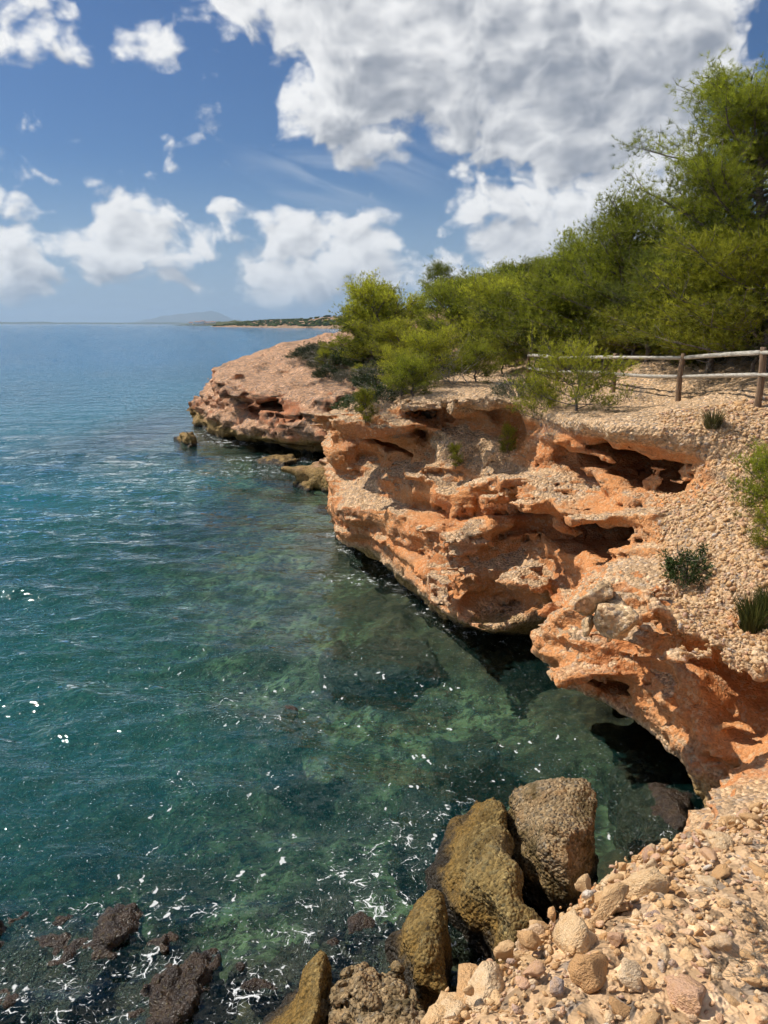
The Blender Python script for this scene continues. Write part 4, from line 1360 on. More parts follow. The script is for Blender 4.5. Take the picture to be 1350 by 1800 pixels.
# ------------------------------------------------------------------ prototypes (shared mesh data)
PROTO = {
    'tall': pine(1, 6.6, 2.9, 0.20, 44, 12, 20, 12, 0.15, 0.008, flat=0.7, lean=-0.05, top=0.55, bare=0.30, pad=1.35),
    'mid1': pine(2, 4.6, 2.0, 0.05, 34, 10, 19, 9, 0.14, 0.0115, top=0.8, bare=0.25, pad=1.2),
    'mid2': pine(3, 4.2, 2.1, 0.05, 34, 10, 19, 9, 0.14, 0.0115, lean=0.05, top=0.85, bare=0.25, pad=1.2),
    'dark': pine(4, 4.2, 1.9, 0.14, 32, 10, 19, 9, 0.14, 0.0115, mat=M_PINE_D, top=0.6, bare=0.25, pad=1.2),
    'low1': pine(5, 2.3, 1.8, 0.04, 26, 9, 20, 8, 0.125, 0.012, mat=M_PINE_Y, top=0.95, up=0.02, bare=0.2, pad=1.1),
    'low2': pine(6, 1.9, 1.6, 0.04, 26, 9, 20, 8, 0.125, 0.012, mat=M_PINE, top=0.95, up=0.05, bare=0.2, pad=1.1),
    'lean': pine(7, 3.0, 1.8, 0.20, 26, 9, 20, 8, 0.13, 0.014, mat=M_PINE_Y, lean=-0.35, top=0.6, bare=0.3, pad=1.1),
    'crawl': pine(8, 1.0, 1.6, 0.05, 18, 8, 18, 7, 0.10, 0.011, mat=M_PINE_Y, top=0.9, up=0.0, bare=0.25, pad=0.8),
    'mastic': shrub(20, 0.9, 0.75, 9000, 0.055, 0.024, M_LEAF),
    'sage': shrub(21, 0.8, 0.6, 7000, 0.06, 0.014, M_SAGE, wood=M_DEAD),
    'sprig': shrub(22, 0.32, 0.42, 2400, 0.06, 0.014, M_LEAF, stems=9, upright=0.9),
    'dead': twiggy(23, 0.8, 0.6, 16),
    'dead2': twiggy(24, 1.2, 0.7, 12, thick=0.012),
    'fine': twiggy(25, 0.3, 0.28, 12, M_STRAW, 0.003),
    'grass': grass(26, 0.22, 0.28, 260, M_BLADE),
    'brush': grass(27, 0.30, 0.42, 420, leaf_mat('rush_blades', (0.05, 0.065, 0.018), (0.15, 0.16, 0.04))),
}
SIZE = {'tall': 6.6, 'mid1': 4.6, 'mid2': 4.2, 'dark': 4.2, 'low1': 2.3, 'low2': 1.9, 'lean': 3.0, 'crawl': 1.0, 'mastic': 0.85, 'sage': 0.7, 'sprig': 0.5, 'dead': 0.7, 'dead2': 0.8, 'fine': 0.35, 'grass': 0.28, 'brush': 0.42}
prng = random.Random(3)


def plant(name, kind, pos, label, cat, group=None, h=None, wide=1.0, rz=None, tilt=(0, 0)):
    root = bpy.data.objects.new(name, None)
    root.empty_display_size = 0.2
    COL.objects.link(root)
    root.location = pos
    s = (h or SIZE[kind]) / SIZE[kind]
    root.scale = (s * wide, s * wide, s)
    root.rotation_euler = (tilt[0], tilt[1], prng.uniform(0, 6.28) if rz is None else rz)
    tag(root, label, cat, group)
    pr = PROTO[kind]
    if isinstance(pr, tuple):
        for me in pr:
            link(me.name.split('.')[0], me, root)
    else:
        link(pr.name.split('.')[0], pr, root)
    return root


def tree(kind, px, y, top, label, wide=1.0, rz=None, base_drop=0.0, name='pine_tree', cat='tree', group='pines behind the cliff top', tilt=(0, 0)):
    """stands at distance y in the direction of photo column px; its top reaches photo row top"""
    k_ = (px - 675) / FPX
    if y < 24.5:
        y = min(24.6, max(y, (9.2 + 1.75 * min(1.0, wide)) / (k_ + 0.215)))
    zt = at_y(px, top, y)[2]
    x = at_y(px, 600, y)[0]
    zb = ground(x, y) - base_drop
    return plant(name, kind, (x, y, zb), label, cat, group, h=max(0.6, (zt - zb) * 0.94), wide=wide, rz=rz, tilt=tilt)


tree('tall', 1322, 17.0, 112, 'tallest pine, dark trunk and airy crown at the top right edge', 1.2, 0.4)
tree('mid2', 1265, 17.6, 215, 'pine merging into the left side of the tallest crown', 0.8, 1.4)
tree('tall', 1480, 18.5, 60, 'tall pine mostly cut off by the right edge, behind the tallest one', 1.05, 2.1)
tree('low1', 1345, 14.6, 405, 'bright yellow-green low pine at the right edge above the fence end', 1.25, 1.0)
tree('low1', 1250, 16.2, 470, 'bright bushy pine behind the fence, left of the right-edge one', 1.2, 2.6)
tree('mid1', 1090, 21.5, 350, 'rounded dark-centred pine, highest of the mass left of the tallest pine', 1.0, 3.0)
tree('mid2', 1185, 20.5, 372, 'full pine between the highest rounded pine and the tallest pine', 1.0, 4.4)
tree('mid2', 1012, 25.0, 425, 'pine on the left flank of the rounded dark-centred pine', 1.0, 0.3)
tree('dark', 1140, 18.6, 445, 'dark pine in front of the highest rounded pine', 1.05, 1.7)
tree('mid1', 958, 29.5, 462, 'slim pine on the descending skyline, third from the isolated tree', 0.9, 2.2)
tree('dark', 905, 33.0, 470, 'grey-green pine on the descending skyline, second from the isolated tree', 0.95, 5.1)
tree('mid2', 862, 37.5, 492, 'pine on the descending skyline next to the isolated tree', 0.95, 0.9)
tree('dark', 768, 47.0, 466, 'isolated dark round-topped pine standing out on the skyline', 0.85, 3.7)
tree('lean', 690, 41.0, 508, 'pine leaning left over the headland neck', 1.0, 0.15)
tree('low2', 655, 43.0, 548, 'low pine at the sea end of the trees, above the far rock shelf', 1.1, 1.3)
tree('mid1', 735, 42.0, 525, 'pine between the leaning pine and the eroded path', 0.95, 2.9)
tree('mid2', 822, 36.0, 520, 'pine just right of the eroded path', 0.95, 4.0)
tree('low1', 700, 38.0, 568, 'low bright pine below the leaning pine', 1.2, 0.5)
tree('low2', 760, 37.0, 585, 'low pine left of the foot of the eroded path', 1.0, 3.3)
tree('low1', 850, 29.0, 560, 'low bright pine right of the foot of the eroded path', 1.2, 2.0)
tree('low2', 905, 27.0, 540, 'low pine halfway up the slope above the far fence post', 1.25, 5.0)
tree('low1', 965, 26.5, 525, 'bright low pine above the second far fence post', 1.25, 1.1)
tree('low2', 1035, 21.0, 505, 'low pine above the middle of the fence', 1.3, 3.9)
tree('low1', 1115, 18.6, 540, 'bright low pine right behind the middle of the fence', 1.2, 0.2)
tree('low2', 1185, 17.6, 520, 'low pine behind the second fence post from the right', 1.2, 5.6)
tree('low1', 885, 22.5, 600, 'bright low pine left of the far end of the fence', 1.1, 4.7)
tree('low1', 950, 25.0, 598, 'low bright pine brushing the far fence rails', 0.8, 2.4, base_drop=0.1)
tree('low2', 1055, 21.5, 590, 'dark low pine under the rails at the middle of the fence', 1.1, 1.9)
tree('low1', 820, 26.0, 618, 'small bright pine at the cliff-top edge left of the fence', 0.9, 0.8)
tree('low2', 775, 27.5, 628, 'small pine where the shrubs meet the top of the middle cliff', 0.9, 3.1)
tree('mid2', 1290, 19.5, 430, 'pine filling the gap below the crown of the tallest pine', 1.1, 2.7)
tree('mid1', 1400, 16.0, 380, 'pine cut by the right edge below the tallest crown', 1.1, 0.6)
tree('dark', 1330, 15.6, 520, 'shadowed pine with bare grey lower branches behind the last fence post', 1.1, 4.9)
frng = random.Random(12)
FILL = [(y_, px_) for y_ in (17.5, 19.5, 22, 25, 28.5, 32, 37, 42, 48, 55, 64) for px_ in range(596, 1420, 52)]
for y_, px_ in FILL:
    px_ += frng.uniform(-24, 24)
    yy = y_ * frng.uniform(0.95, 1.05)
    xx = at_y(px_, 600, yy)[0]
    edge_ = float(poly_dist(np.array([xx]), np.array([yy]), POLYS[5.0 if yy < 26 else 4.0])[0])
    fx_ = 6.36 - (yy - 13.2) * 0.215 if yy < 24 else (0.0 if yy < 34 else -5.5)
    if edge_ < 1.2 or xx < fx_ + 1.9 or (yy > 30 and 752 < px_ < 800) or (yy > 40 and px_ < 640) or (yy > 38 and 690 < px_ < 840) or frng.random() < 0.28:
        continue
    kd = frng.choice(['low1', 'low2', 'low2', 'low1', 'mid2'] if yy > 20 else ['low1', 'low2'])
    plant('pine_tree', kd, (xx, yy, ground(xx, yy) - 0.05), 'one of the low pines that fill the dense scrub between fence and skyline', 'tree', 'low pines filling the scrub', h=frng.uniform(1.5, 2.4) if kd != 'mid2' else frng.uniform(2.2, 3.0), wide=frng.uniform(1.0, 1.3))
# shrubs on the headland neck and along the top edge
def bush(kind, px, py, label, h=None, wide=1.0, name='shrub', group='shrubs on the rock', cat='shrub', lift=-0.04, **kw):
    p_ = hit(px, py)
    return plant(name, kind, (p_[0], p_[1], p_[2] + lift), label, cat, group, h=h, wide=wide, **kw)


bush('mastic', 552, 622, 'dark green rounded shrub on the hump of the headland', 1.2, 1.5)
bush('sage', 585, 640, 'grey-green shrub right below the dark one on the headland hump', 1.0, 1.3)
bush('dead', 515, 637, 'dead grey shrub left of the dark green one on the headland hump', 0.8, 1.1)
bush('mastic', 628, 628, 'mid green shrub at the foot of the low pine by the sea', 1.2, 1.6)
bush('sage', 610, 665, 'grey shrub on the pale rock shelf of the headland neck', 0.8, 1.3)
bush('mastic', 655, 672, 'mid green mastic mound on the headland neck below the low pines', 0.8, 1.4)
bush('low1', 690, 668, 'bright green pine mound in the middle of the headland neck', 1.1, 0.8)
bush('mastic', 632, 708, 'dark green creeping shrub on the lip of the middle cliff', 0.55, 1.6)
bush('mastic', 668, 696, 'dark green creeping shrub just inland of the lip shrub', 0.55, 1.5)
bush('low1', 648, 736, 'small bright green pine shoot on the left corner of the middle cliff', 0.75, 0.55)
bush('dead', 690, 722, 'dead grey brush on the crust above the left overhang', 0.6, 1.2)
bush('low2', 720, 690, 'green pine mound at the left end of the upper crust', 0.8, 0.9)
bush('low1', 742, 668, 'bright green low pine above the left end of the upper crust', 1.3, 1.0)
bush('low1', 700, 690, 'yellow-green pine mound inland of the bright pine shoot', 0.8, 0.9)
bush('dead2', 805, 668, 'tangle of pale bleached branches on the cliff-top edge', 1.0, 1.1, group='dead brush')
bush('low2', 842, 664, 'low green pine right of the bleached branches', 0.9, 0.9)
bush('sage', 905, 690, 'grey-green brush left of the sprawling pine', 0.6, 1.0)
bush('crawl', 1010, 715, 'sprawling bright pine hanging over the cliff top in front of the fence', 0.85, 0.85, name='pine_shrub', rz=0.4)
bush('crawl', 945, 745, 'lower trailing end of the sprawling pine above the orange hollow', 0.6, 0.75, name='pine_shrub', rz=2.2)
bush('dead', 965, 765, 'grey dry brush under the trailing pine', 0.45, 0.9, group='dead brush')
bush('low1', 888, 790, 'small bright pine tuft at the tip of the trailing pine', 0.6, 0.45, name='pine_shrub')
bush('fine', 838, 790, 'small grey dry tuft on the orange slope', 0.5, 1.0, group='dead brush', name='dry_tuft')
bush('fine', 690, 770, 'small dry tuft in the shaded hollow of the left overhang', 0.4, 1.0, group='dead brush', name='dry_tuft')
bush('low1', 795, 822, 'small bright shrub on the pale ledge of the middle cliff', 0.5, 0.5)
bush('dead', 775, 845, 'bare twigs hanging below the small bright shrub', 0.55, 0.55, group='dead brush', name='dry_tuft')
bush('fine', 812, 930, 'small grey-green tuft below the ledge in the middle of the cliff', 0.42, 1.0, group='dead brush', name='dry_tuft')
bush('sprig', 1205, 1015, 'dark green open shrub on the gravel slope', 0.62, 1.0)
bush('dead', 1200, 1020, 'grey twigs through the dark open shrub on the gravel slope', 0.35, 0.45, group='dead brush', name='dry_tuft')
bush('low2', 1348, 900, 'green pine shrub cut by the right edge on the gravel slope', 0.85, 0.75, name='pine_shrub')
bush('low1', 1345, 960, 'lower bright pine shrub at the right edge on the gravel slope', 0.6, 0.6, name='pine_shrub')
bush('brush', 1318, 1100, 'rush-like green tuft low on the gravel slope near the right edge', 0.5, 1.0, name='grass_tuft')
bush('brush', 1345, 1070, 'rush-like tuft cut by the right edge on the gravel slope', 0.4, 1.0, name='grass_tuft')
bush('grass', 1252, 742, 'greener of the two grass tufts before the fence', 0.32, 1.0, name='grass_tuft')
bush('fine', 1278, 745, 'browner of the two tufts before the fence', 0.36, 1.1, name='grass_tuft')
bush('fine', 1105, 1000, 'tiny tuft at the edge of the gravel slope', 0.25, 0.7, name='grass_tuft')
nrng = random.Random(8)
for k in range(30):
    kd = nrng.choice(['sage', 'mastic', 'dead', 'mastic', 'low1', 'low2', 'low1'])
    bush(kd, nrng.uniform(540, 770), nrng.uniform(606, 690), 'one of the low shrubs scattered over the headland neck', {'sage': 0.8, 'mastic': 0.8, 'dead': 0.7, 'low1': 1.1, 'low2': 1.0}[kd] * nrng.uniform(0.8, 1.3), 1.2 if kd[:3] != 'low' else 0.8, group='low scrub of the headland neck')
bush('fine', 1318, 1700, 'dry twig litter among the foreground pebbles at the right edge', 0.10, 1.8, name='twig_litter', group='dead brush', cat='twigs', lift=0.0)
bush('fine', 1335, 1640, 'smaller dry twig litter above the other in the foreground pebbles', 0.07, 1.8, name='twig_litter', group='dead brush', cat='twigs', lift=0.0)
for k, (px, py, lb) in enumerate([(1130, 680, 'dry brush behind the rails left of the second post'), (1235, 682, 'dry brush on the bank behind the two nearest fence posts'), (1290, 675, 'dry brush on the bank right of the middle of the last fence bay')]):
    q_ = at_y(px, py, 16.6)
    plant('dry_brush', 'dead', (q_[0], 16.6, ground(q_[0], 16.6) - 0.03), lb, 'shrub', 'dead brush', h=0.4, wide=1.3)

# ------------------------------------------------------------------ log fence
def log_mesh(name, a, b, r, seed, taper=0.95):
    g = np.random.default_rng(seed)
    a, b = np.array(a, float), np.array(b, float)
    n, sd_ = 12, 12
    d = (b - a) / np.linalg.norm(b - a)
    h = np.array([0, 0, 1.0]) if abs(d[2]) < 0.9 else np.array([1.0, 0, 0])
    u = np.cross(d, h); u /= np.linalg.norm(u)
    v = np.cross(d, u)
    V = []
    sag = g.normal(0, 0.012, 2)
    flat_ = g.uniform(0.85, 1.1, sd_)
    for i in range(n + 1):
        t_ = i / n
        c = a + (b - a) * t_ + (u * sag[0] + v * sag[1]) * math.sin(math.pi * t_)
        rr = r * (1 - (1 - taper) * t_) * (0.86 if i in (0, n) else 1.0) * (1 + g.normal(0, 0.015))
        for k in range(sd_):
            an = 2 * math.pi * k / sd_
            V.append(c + (u * math.cos(an) + v * math.sin(an)) * rr * flat_[k])
    F = []
    for i in range(n):
        for k in range(sd_):
            k2 = (k + 1) % sd_
            F.append((i * sd_ + k, i * sd_ + k2, (i + 1) * sd_ + k2, (i + 1) * sd_ + k))
    me = bpy.data.meshes.new(name)
    me.from_pydata([tuple(x) for x in V], [], F + [tuple(range(sd_))[::-1], tuple(n * sd_ + k for k in range(sd_))])
    me.polygons.foreach_set('use_smooth', [True] * (len(F)) + [False, False])
    return me


def wood_mat(name, a, b, axis):
    m, t = new_mat(name)
    co = t.n('ShaderNodeTexCoord').outputs['Object']
    mp = t.n('ShaderNodeMapping', {'Vector': co, 'Scale': axis}).outputs[0]
    n1 = t.noise(mp, 6.0, 4, 0.65)
    n2 = t.noise(co, 5.0, 3, 0.6)
    c = t.mix(t.step(n1, 0.35, 0.65), a, b)
    c = t.mix(t.step(n2, 0.6, 0.75, 0, 0.5), c, (0.10, 0.085, 0.07))
    bp = t.n('ShaderNodeBump', {'Height': n1, 'Strength': 0.6, 'Distance': 0.01})
    finish(t, t.n('ShaderNodeBsdfPrincipled', {'Base Color': c, 'Roughness': 0.85, 'Normal': bp.outputs[0]}).outputs[0])
    return m


M_POST = wood_mat('post_wood', (0.12, 0.072, 0.04), (0.25, 0.16, 0.095), (9, 9, 0.8))
M_RAIL = wood_mat('rail_wood', (0.30, 0.27, 0.22), (0.52, 0.48, 0.41), (1.5, 1.5, 9))
FP = [(8.0, 10.6, 680), (6.36, 13.2, 610), (5.95, 15.6, 621), (5.30, 18.0, 621), (4.56, 20.5, 623), (4.25, 23.0, 619)]
posts = []
for k, (x, y, topv) in enumerate(FP):
    zt = 6.15 if k == 0 else float(at_y(675 + FPX * x / y, topv, y)[2])
    posts.append((x, y, ground(x, y), zt))
fo_ = bpy.data.objects.new('log_fence', None)
COL.objects.link(fo_)
fo_.location = (posts[1][0], posts[1][1], posts[1][2])
tag(fo_, 'weathered log fence with brown posts and two grey rails along the cliff top', 'fence')
off = np.array(fo_.location)
for k, (x, y, zb, zt) in enumerate(posts):
    link('post', log_mesh('post', np.array((x, y, zb - 0.25)) - off, np.array((x + 0.01, y, zt)) - off, 0.058, 100 + k, 0.93), fo_, M_POST)
for k in range(len(posts) - 1):
    a, b = posts[k], posts[k + 1]
    for dz, sd_ in ((0.09, 0), (0.46, 1)):
        A, B = np.array((a[0], a[1], a[3] - dz)), np.array((b[0], b[1], b[3] - dz))
        s_ = (0.02 if k % 2 else -0.02)
        link('rail', log_mesh('rail', A - off + (s_, 0, 0), B - off + (s_, 0, 0), 0.042, 200 + 2 * k + sd_, 0.92), fo_, M_RAIL)

# ------------------------------------------------------------------ loose stones
def stone_shape(seed, sub, ang=0.35):
    bm = bmesh.new()
    bmesh.ops.create_icosphere(bm, subdivisions=sub, radius=1.0)
    v = np.array([x.co for x in bm.verts], np.float32)
    f = np.array([[w.index for w in x.verts] for x in bm.faces])
    bm.free()
    g = np.random.default_rng(seed)
    # a few flattened sides make it angular
    for _ in range(9):
        n = unit(g.normal(0, 1, (1, 3)))[0]
        d = g.uniform(0.45, 0.8)
        s = np.maximum(v @ n - d, 0)
        v = v - s[:, None] * n * 0.97
    v = v * (1 + ang * 0.7 * vnoise((v * 1.4 + seed * 3.7).astype(np.float32)) + ang * 0.45 * vnoise((v * 3.4 + seed).astype(np.float32)))[:, None]
    v = v * np.array([1.0, g.uniform(0.68, 0.95), g.uniform(0.5, 0.8)])
    return v.astype(np.float32), f


def stone_mat(name, by_object):
    m, t = new_mat(name)
    if by_object:
        r = t.n('ShaderNodeObjectInfo').outputs['Random']
        co = t.n('ShaderNodeTexCoord').outputs['Object']
        sc = 3.0
    else:
        r = t.n('ShaderNodeAttribute', attribute_name='tone').outputs['Fac']
        co = t.n('ShaderNodeNewGeometry').outputs['Position']
        sc = 40.0
    ramp = t.n('ShaderNodeValToRGB', {0: r})
    cr_ = ramp.color_ramp
    cr_.interpolation = 'LINEAR'
    pal = [(0.0, (0.52, 0.29, 0.13)), (0.22, (0.64, 0.40, 0.20)), (0.48, (0.68, 0.46, 0.25)), (0.68, (0.72, 0.55, 0.36)), (0.82, (0.62, 0.37, 0.22)), (0.93, (0.54, 0.34, 0.25)), (0.975, (0.34, 0.28, 0.25)), (1.0, (0.72, 0.64, 0.54))]
    cr_.elements[0].position, cr_.elements[0].color = 0.0, (*pal[0][1], 1)
    cr_.elements[1].position, cr_.elements[1].color = 1.0, (*pal[-1][1], 1)
    for p_, c_ in pal[1:-1]:
        e_ = cr_.elements.new(p_)
        e_.color = (*c_, 1)
    n1 = t.noise(co, sc, 3, 0.65)
    c = t.mix(t.step(n1, 0.35, 0.7, 0, 0.55), ramp.outputs[0], (0.55, 0.31, 0.13))
    bp = t.n('ShaderNodeBump', {'Height': t.noise(co, sc * 3, 2, 0.7), 'Strength': 0.5, 'Distance': 0.02 if not by_object else 0.10})
    finish(t, t.n('ShaderNodeBsdfPrincipled', {'Base Color': c, 'Roughness': 0.85, 'Normal': bp.outputs[0], 'Specular IOR Level': 0.25}).outputs[0])
    return m


M_STONE = stone_mat('stone', True)
M_GRAVEL = stone_mat('gravel', False)
g = np.random.default_rng(77)
V1, Q1 = CLIFF[0][1], CLIFF[0][2]
N1 = normals_of(V1, Q1)
_d1 = _dep[:len(V1)]
_x1, _y1 = _pxx[:len(V1)], _pyy[:len(V1)]
seen = (_d1 > 0.2) & (_x1 > -60) & (_x1 < 1420) & (_y1 < 1900)
ledge = np.where(seen & (V1[:, 1] < 3.4) & (V1[:, 2] > 4.35) & (N1[:, 2] > 0.15))[0]
STV = [stone_shape(300 + k, 3) for k in range(8)]
STL = [stone_shape(320 + k, 2) for k in range(8)]
STT = [stone_shape(340 + k, 1, 0.5) for k in range(6)]
stone_me = []
for v_, f_ in STV:
    me = mesh_np('stone', v_, f_)
    me.materials.append(M_STONE)
    stone_me.append(me)


def rot_of(n, spin):
    q = Vector(n).to_track_quat('Z', 'Y')
    return (q.to_matrix() @ Matrix.Rotation(spin, 3, 'Z'))


def put_stone(p_, n_, size, spin, k, stretch=1.0):
    o = bpy.data.objects.new('stone', stone_me[k])
    COL.objects.link(o)
    o.parent = CLIFF[0][0]
    o.location = p_
    m_ = rot_of(n_, spin)
    o.rotation_euler = m_.to_euler()
    o.scale = (size * stretch, size, size)
    return o


# stones one can name on the photograph: pixel, half size in metres, stretch, spin
NAMED = [(815, 1740, .08, 1.6, .8), (775, 1790, .07, 1.4, .9), (965, 1612, .055, 1.2, .5), (920, 1650, .06, 1.2, 1.3), (905, 1685, .045, 1.2, 1.0), (1150, 1558, .062, 1.5, 2.6), (1215, 1450, .07, 1.6, 2.4), (1185, 1462, .06, 1.6, 2.2), (1240, 1505, .035, 1.4, .7), (1265, 1535, .038, 1.3, .2), (1060, 1608, .06, 1.5, 2.7), (1020, 1655, .07, 1.4, 2.2), (1090, 1700, .055, 1.5, .6), (1120, 1480, .05, 1.3, 1.1), (840, 1705, .075, 1.4, .9), (790, 1770, .08, 1.5, .8), (760, 1800, .06, 1.3, .7), (1310, 1440, .05, 1.5, .1), (1255, 1480, .05, 1.3, .4), (1110, 1725, .05, 1.2, 2.0), (1200, 1755, .06, 1.3, 1.0), (1030, 1720, .055, 1.2, .3)]
taken = []
for k, (px, py, sz, st, sp) in enumerate(NAMED):
    p_ = hit(px, py, 5)
    j = np.argmin(((V1[ledge] - p_) ** 2).sum(1))
    if np.linalg.norm(V1[ledge[j]] - p_) > 0.3:
        continue
    n_ = N1[ledge[j]]
    put_stone(p_ + n_ * sz * 0.15, n_ + g.normal(0, 0.2, 3), sz, sp, k % 8, st)
    taken.append((*p_, sz))
cand = g.permutation(ledge)
sizes = np.clip(g.lognormal(math.log(0.0100), 0.52, 9000), 0.005, 0.036)
sizes[:70] = np.clip(g.lognormal(math.log(0.024), 0.25, 70), 0.018, 0.036)
taken = np.array(taken)
P_acc, S_acc = [taken[:, :3]], [taken[:, 3]]
grid = {}


def near_ok(p_, s):
    cx, cy = int(p_[0] / 0.12), int(p_[1] / 0.12)
    for a in (-1, 0, 1):
        for b in (-1, 0, 1):
            for q_, t_ in grid.get((cx + a, cy + b), ()):
                if (q_[0] - p_[0]) ** 2 + (q_[1] - p_[1]) ** 2 + (q_[2] - p_[2]) ** 2 < (0.66 * (s + t_)) ** 2:
                    return False
    grid.setdefault((cx, cy), []).append((p_, s))
    return True


for p_, s in zip(P_acc[0], S_acc[0]):
    near_ok(tuple(p_), s)
put = []
si = 0
for j in np.concatenate([cand] * 8)[:170000]:
    p_ = V1[j] + g.normal(0, 0.016, 3) * np.array([1.4, 1.4, 0.5])
    s = float(sizes[min(si, len(sizes) - 1)])
    if near_ok(tuple(p_), s):
        put.append((p_, N1[j], s))
        si += 1
    if si >= 8500:
        break


def merged_gravel(name, items, shapes, parent, mat):
    VV, FF, TT = [], [], []
    n0 = 0
    for p_, n_, s in items:
        v_, f_ = shapes[g.integers(len(shapes))] if s > 0.013 else STT[g.integers(len(STT))]
        m_ = np.array(rot_of(n_ + g.normal(0, 0.45, 3), g.uniform(0, 6.28)), np.float32)
        w_ = (v_ * s * np.array([g.uniform(0.9, 1.4), 1, 1], np.float32)) @ m_.T + p_
        VV.append(w_)
        FF.append(f_ + n0)
        TT.append(np.full(len(v_), g.uniform(0, 1)))
        n0 += len(v_)
    me = mesh_np(name, np.concatenate(VV), np.concatenate(FF))
    attr(me, 'tone', np.concatenate(TT))
    return tag(link(name, me, parent, mat), kind='stuff')


put.sort(key=lambda q_: -q_[2])
big = put[:280]
for p_, n_, s in big:
    put_stone(p_ - n_ * s * 0.28, n_ + g.normal(0, 0.35, 3), s, g.uniform(0, 6.28), int(g.integers(8)), g.uniform(1, 1.35))
merged_gravel('gravel', [(p_ - n_ * s * 0.25, n_, s) for p_, n_, s in put[280:]], STL, CLIFF[0][0], M_GRAVEL)
# pebbles of the open slope and the cliff top
slope = np.where(seen & (V1[:, 1] > 4.3) & (V1[:, 2] > 2.0) & (N1[:, 2] > 0.35) & (gravel_zone(V1) > 0.4) & (hole_depth(V1) < -0.1))[0]
pick = g.choice(slope, min(len(slope), 9000), replace=False)
items = [(V1[j] + g.normal(0, 0.01, 3), N1[j], float(np.clip(g.lognormal(math.log(0.022), 0.5), 0.012, 0.08))) for j in pick]
merged_gravel('gravel', items, STT, CLIFF[0][0], M_GRAVEL)

# ------------------------------------------------------------------ far coast
def far_mat(name, a, b, scale):
    m, t = new_mat(name)
    pos = t.n('ShaderNodeNewGeometry').outputs['Position']
    n1 = t.noise(pos, scale, 4, 0.65)
    finish(t, t.n('ShaderNodeBsdfPrincipled', {'Base Color': t.mix(t.step(n1, 0.4, 0.6), a, b), 'Roughness': 1.0, 'Specular IOR Level': 0.0}).outputs[0])
    return m


M_FROCK = far_mat('far_rock', (0.22, 0.145, 0.09), (0.40, 0.27, 0.17), 0.09)
M_FLAND = far_mat('far_ground', (0.07, 0.085, 0.03), (0.12, 0.11, 0.05), 0.03)
M_FWOOD = far_mat('far_wood', (0.035, 0.055, 0.02), (0.09, 0.11, 0.035), 0.08)


def coast_strip(name, shore, prof, mat, seed, jag=3.0, n=160):
    """shore: plan points near to far; prof: (inland metres, height) pairs"""
    shore = np.array(shore, float)
    t_ = np.linspace(0, len(shore) - 1, n)
    P_ = np.stack([np.interp(t_, range(len(shore)), shore[:, k]) for k in range(3)], 1)   # third column scales the heights
    V = []
    for i in range(n):
        for j, (d, h) in enumerate(prof):
            q_ = np.array([[P_[i, 0] * 0.02, P_[i, 1] * 0.02, j * 0.7]], np.float32)
            w_ = float(fbm(q_, 3, off=seed)[0])
            V.append((P_[i, 0] + 0.25 * d + jag * w_, P_[i, 1] + d + jag * w_ * 2, h * P_[i, 2] * (1 + 0.35 * w_) - (0.5 if j == 0 else 0)))
    m_ = len(prof)
    idx = np.arange(n * m_).reshape(n, m_)
    q_ = np.stack([idx[:-1, :-1], idx[1:, :-1], idx[1:, 1:], idx[:-1, 1:]], -1).reshape(-1, 4)
    return link(name, mesh_np(name, np.array(V), q_), None, mat), P_, np.array(V).reshape(n, m_, 3)


def S(px, y, k=1.0):
    return (*at_y(px, 575, y)[:2], k)


o, P_, VF = coast_strip('far_shore', [S(372, 1720, .5), S(410, 1560, .9), S(450, 1420, .8), S(500, 1250, 1.0), S(560, 1120, 1.2), S(620, 1000, 1.4), S(760, 860, 1.5)], [(0, 0), (3, 1.4), (9, 2.6), (22, 4.2), (60, 8), (130, 13.5), (260, 17), (420, 8)], M_FROCK, 5)
tag(o, kind='structure')
# wood on the far coast: one far mass of crowns
fw = np.random.default_rng(31)
cv, cf = stone_shape(900, 2, 0.7)
VV, FF, n0 = [], [], 0
for k in range(900):
    i = fw.integers(2, len(P_) - 1)
    u = fw.uniform(0.9, 1.0) if False else fw.uniform(0, 1) ** 0.8
    j = 2.0 + u * 4.2
    a = VF[i, int(j)] + (VF[i, int(j) + 1] - VF[i, int(j)]) * (j - int(j))
    r_ = fw.uniform(2.4, 5.2)
    w_ = cv * np.array([r_, r_, r_ * fw.uniform(0.7, 1.0)]) + a + np.array([fw.normal(0, 5), fw.normal(0, 5), r_ * 0.35])
    VV.append(w_); FF.append(cf + n0); n0 += len(w_)
tag(link('far_wood', mesh_np('far_wood', np.concatenate(VV), np.concatenate(FF)), None, M_FWOOD), kind='stuff')
o, P2, VF2 = coast_strip('far_shore', [S(303, 3300, .3), S(340, 3000, .8), S(380, 2700, 1.0), S(430, 2500, 1.2)], [(0, 0), (10, 3), (60, 8), (160, 14), (300, 6)], M_FLAND, 9, 6.0, 60)
tag(o, kind='structure')
o, P3, VF3 = coast_strip('far_shore', [(*at_y(-400, 570, 15000)[:2], 0.9), (*at_y(-100, 570, 15000)[:2], 1.0), (*at_y(30, 570, 15000)[:2], 1.1), (*at_y(60, 570, 15000)[:2], .8), (*at_y(320, 570, 14000)[:2], 0.8), (*at_y(460, 570, 12000)[:2], 0.8)], [(0, 0), (30, 12), (200, 26), (700, 30), (1500, 5)], M_FLAND, 12, 20.0, 200)
tag(o, kind='structure')
# white houses by the water
M_WHITE = far_mat('white_render', (0.78, 0.77, 0.74), (0.84, 0.83, 0.80), 0.1)
M_TILE = far_mat('roof_tiles', (0.40, 0.20, 0.12), (0.50, 0.27, 0.17), 0.2)
M_PANE = far_mat('dark_window', (0.05, 0.06, 0.07), (0.08, 0.09, 0.10), 0.3)


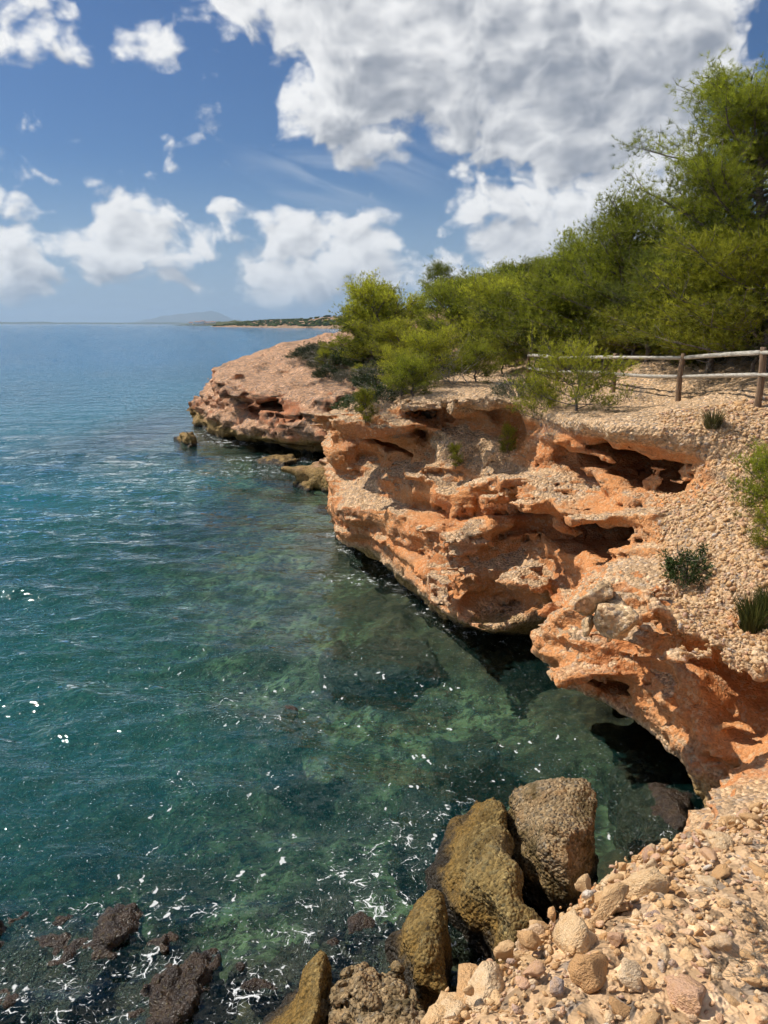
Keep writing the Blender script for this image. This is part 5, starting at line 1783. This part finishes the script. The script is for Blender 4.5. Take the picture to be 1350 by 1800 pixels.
def boxm(name, sx_, sy_, sz_, loc):
    v_ = np.array([(x, y, z) for z in (0, sz_) for x, y in ((-sx_, -sy_), (sx_, -sy_), (sx_, sy_), (-sx_, sy_))], float) + loc
    return mesh_np(name, v_, [(0, 3, 2, 1), (4, 5, 6, 7), (0, 1, 5, 4), (1, 2, 6, 5), (2, 3, 7, 6), (3, 0, 4, 7)], False)


for k, (px, w_, h_, lb) in enumerate([(331, 7, 7, 'leftmost of the tiny white houses on the far shore'), (343, 10, 9, 'wide white house second from the left on the far shore'), (352, 7, 12, 'tallest of the tiny white houses on the far shore'), (361, 9, 8, 'white house right of the tallest one on the far shore'), (371, 8, 9, 'rightmost of the tiny white houses on the far shore')]):
    x, y = at_y(px, 570, 2850)[:2]
    root = bpy.data.objects.new('house', None)
    COL.objects.link(root)
    root.location = (x, y + 40, 3.5)
    tag(root, lb, 'house', 'white houses on the far shore')
    link('wall', boxm('wall', w_, 5, h_, (0, 0, 0)), root, M_WHITE)
    v_ = np.array([(-w_ - .5, -5.5, h_ + .02), (w_ + .5, -5.5, h_ + .02), (w_ + .5, 5.5, h_ + .02), (-w_ - .5, 5.5, h_ + .02), (-w_ - .5, 0, h_ + 2.4), (w_ + .5, 0, h_ + 2.4)], float)
    rm = bpy.data.meshes.new('roof')
    rm.from_pydata([tuple(q_) for q_ in v_], [], [(0, 1, 5, 4), (2, 3, 4, 5), (1, 2, 5), (3, 0, 4), (0, 3, 2, 1)])
    link('roof', rm, root, M_TILE)
    for wx in (-w_ * 0.5, w_ * 0.5):
        link('window', boxm('window', 1.0, 0.1, 1.8, (wx, -5.08, h_ * 0.45)), root, M_PANE)

# mountain far behind the coast
MX = np.linspace(120, 480, 90)
ridge = np.interp(MX, [120, 225, 245, 270, 290, 320, 345, 368, 385, 400, 412, 440, 480], [0.5, 1, 5, 11, 15, 18, 21, 22, 20, 14, 8, 4, 1])
VV = []
for i, px in enumerate(MX):
    base = at_y(px, 569, 24000)
    hh_ = ridge[i] / FPX * 24800 + 25 * float(vnoise(np.array([[px * 0.11, 3.3, 1.0]], np.float32))[0]) * min(1, ridge[i] / 8)
    for j, (d, k) in enumerate([(0, 0), (900, 0.25), (1800, 0.62), (2800, 1.0), (4200, 0.5), (5500, 0)]):
        w_ = 0.12 * float(vnoise(np.array([[px * 0.07 + j * 3.1, j * 1.7, 5.0]], np.float32))[0]) if 0 < j < 5 else 0
        VV.append((base[0] * (1 + d / 24000), 24000 + d, max(0, hh_ * (k + w_)) - (5 if k == 0 else 0)))
idx = np.arange(len(VV)).reshape(len(MX), 6)
q_ = np.stack([idx[:-1, :-1], idx[1:, :-1], idx[1:, 1:], idx[:-1, 1:]], -1).reshape(-1, 4)
M_MOUNT = far_mat('mountain_scrub', (0.10, 0.11, 0.07), (0.18, 0.16, 0.11), 0.0008)
tag(link('mountain', mesh_np('mountain', np.array(VV), q_), None, M_MOUNT), kind='structure')

# ------------------------------------------------------------------ air between here and the mountain
HB = [(-34000, -2500, -10.5), (34000, 34000, 520.0)]
c_ = [((HB[i][0]), (HB[j][1]), (HB[k][2])) for k in (0, 1) for i, j in ((0, 0), (1, 0), (1, 1), (0, 1))]
hm = mesh_np('haze', c_, [(0, 3, 2, 1), (4, 5, 6, 7), (0, 1, 5, 4), (1, 2, 6, 5), (2, 3, 7, 6), (3, 0, 4, 7)], False)
m = bpy.data.materials.new('haze_air')
m.use_nodes = True
t = NT(m.node_tree)
pv = t.n('ShaderNodeVolumePrincipled', {'Color': (0.55, 0.76, 1.0, 1), 'Density': 6.0e-5, 'Anisotropy': 0.2})
oo = t.n('ShaderNodeOutputMaterial')
t.link(pv.outputs[0], oo.inputs['Volume'])
tag(link('haze', hm, None, m), 'thin pale sea haze that fades the far coast', 'haze', kind='stuff')
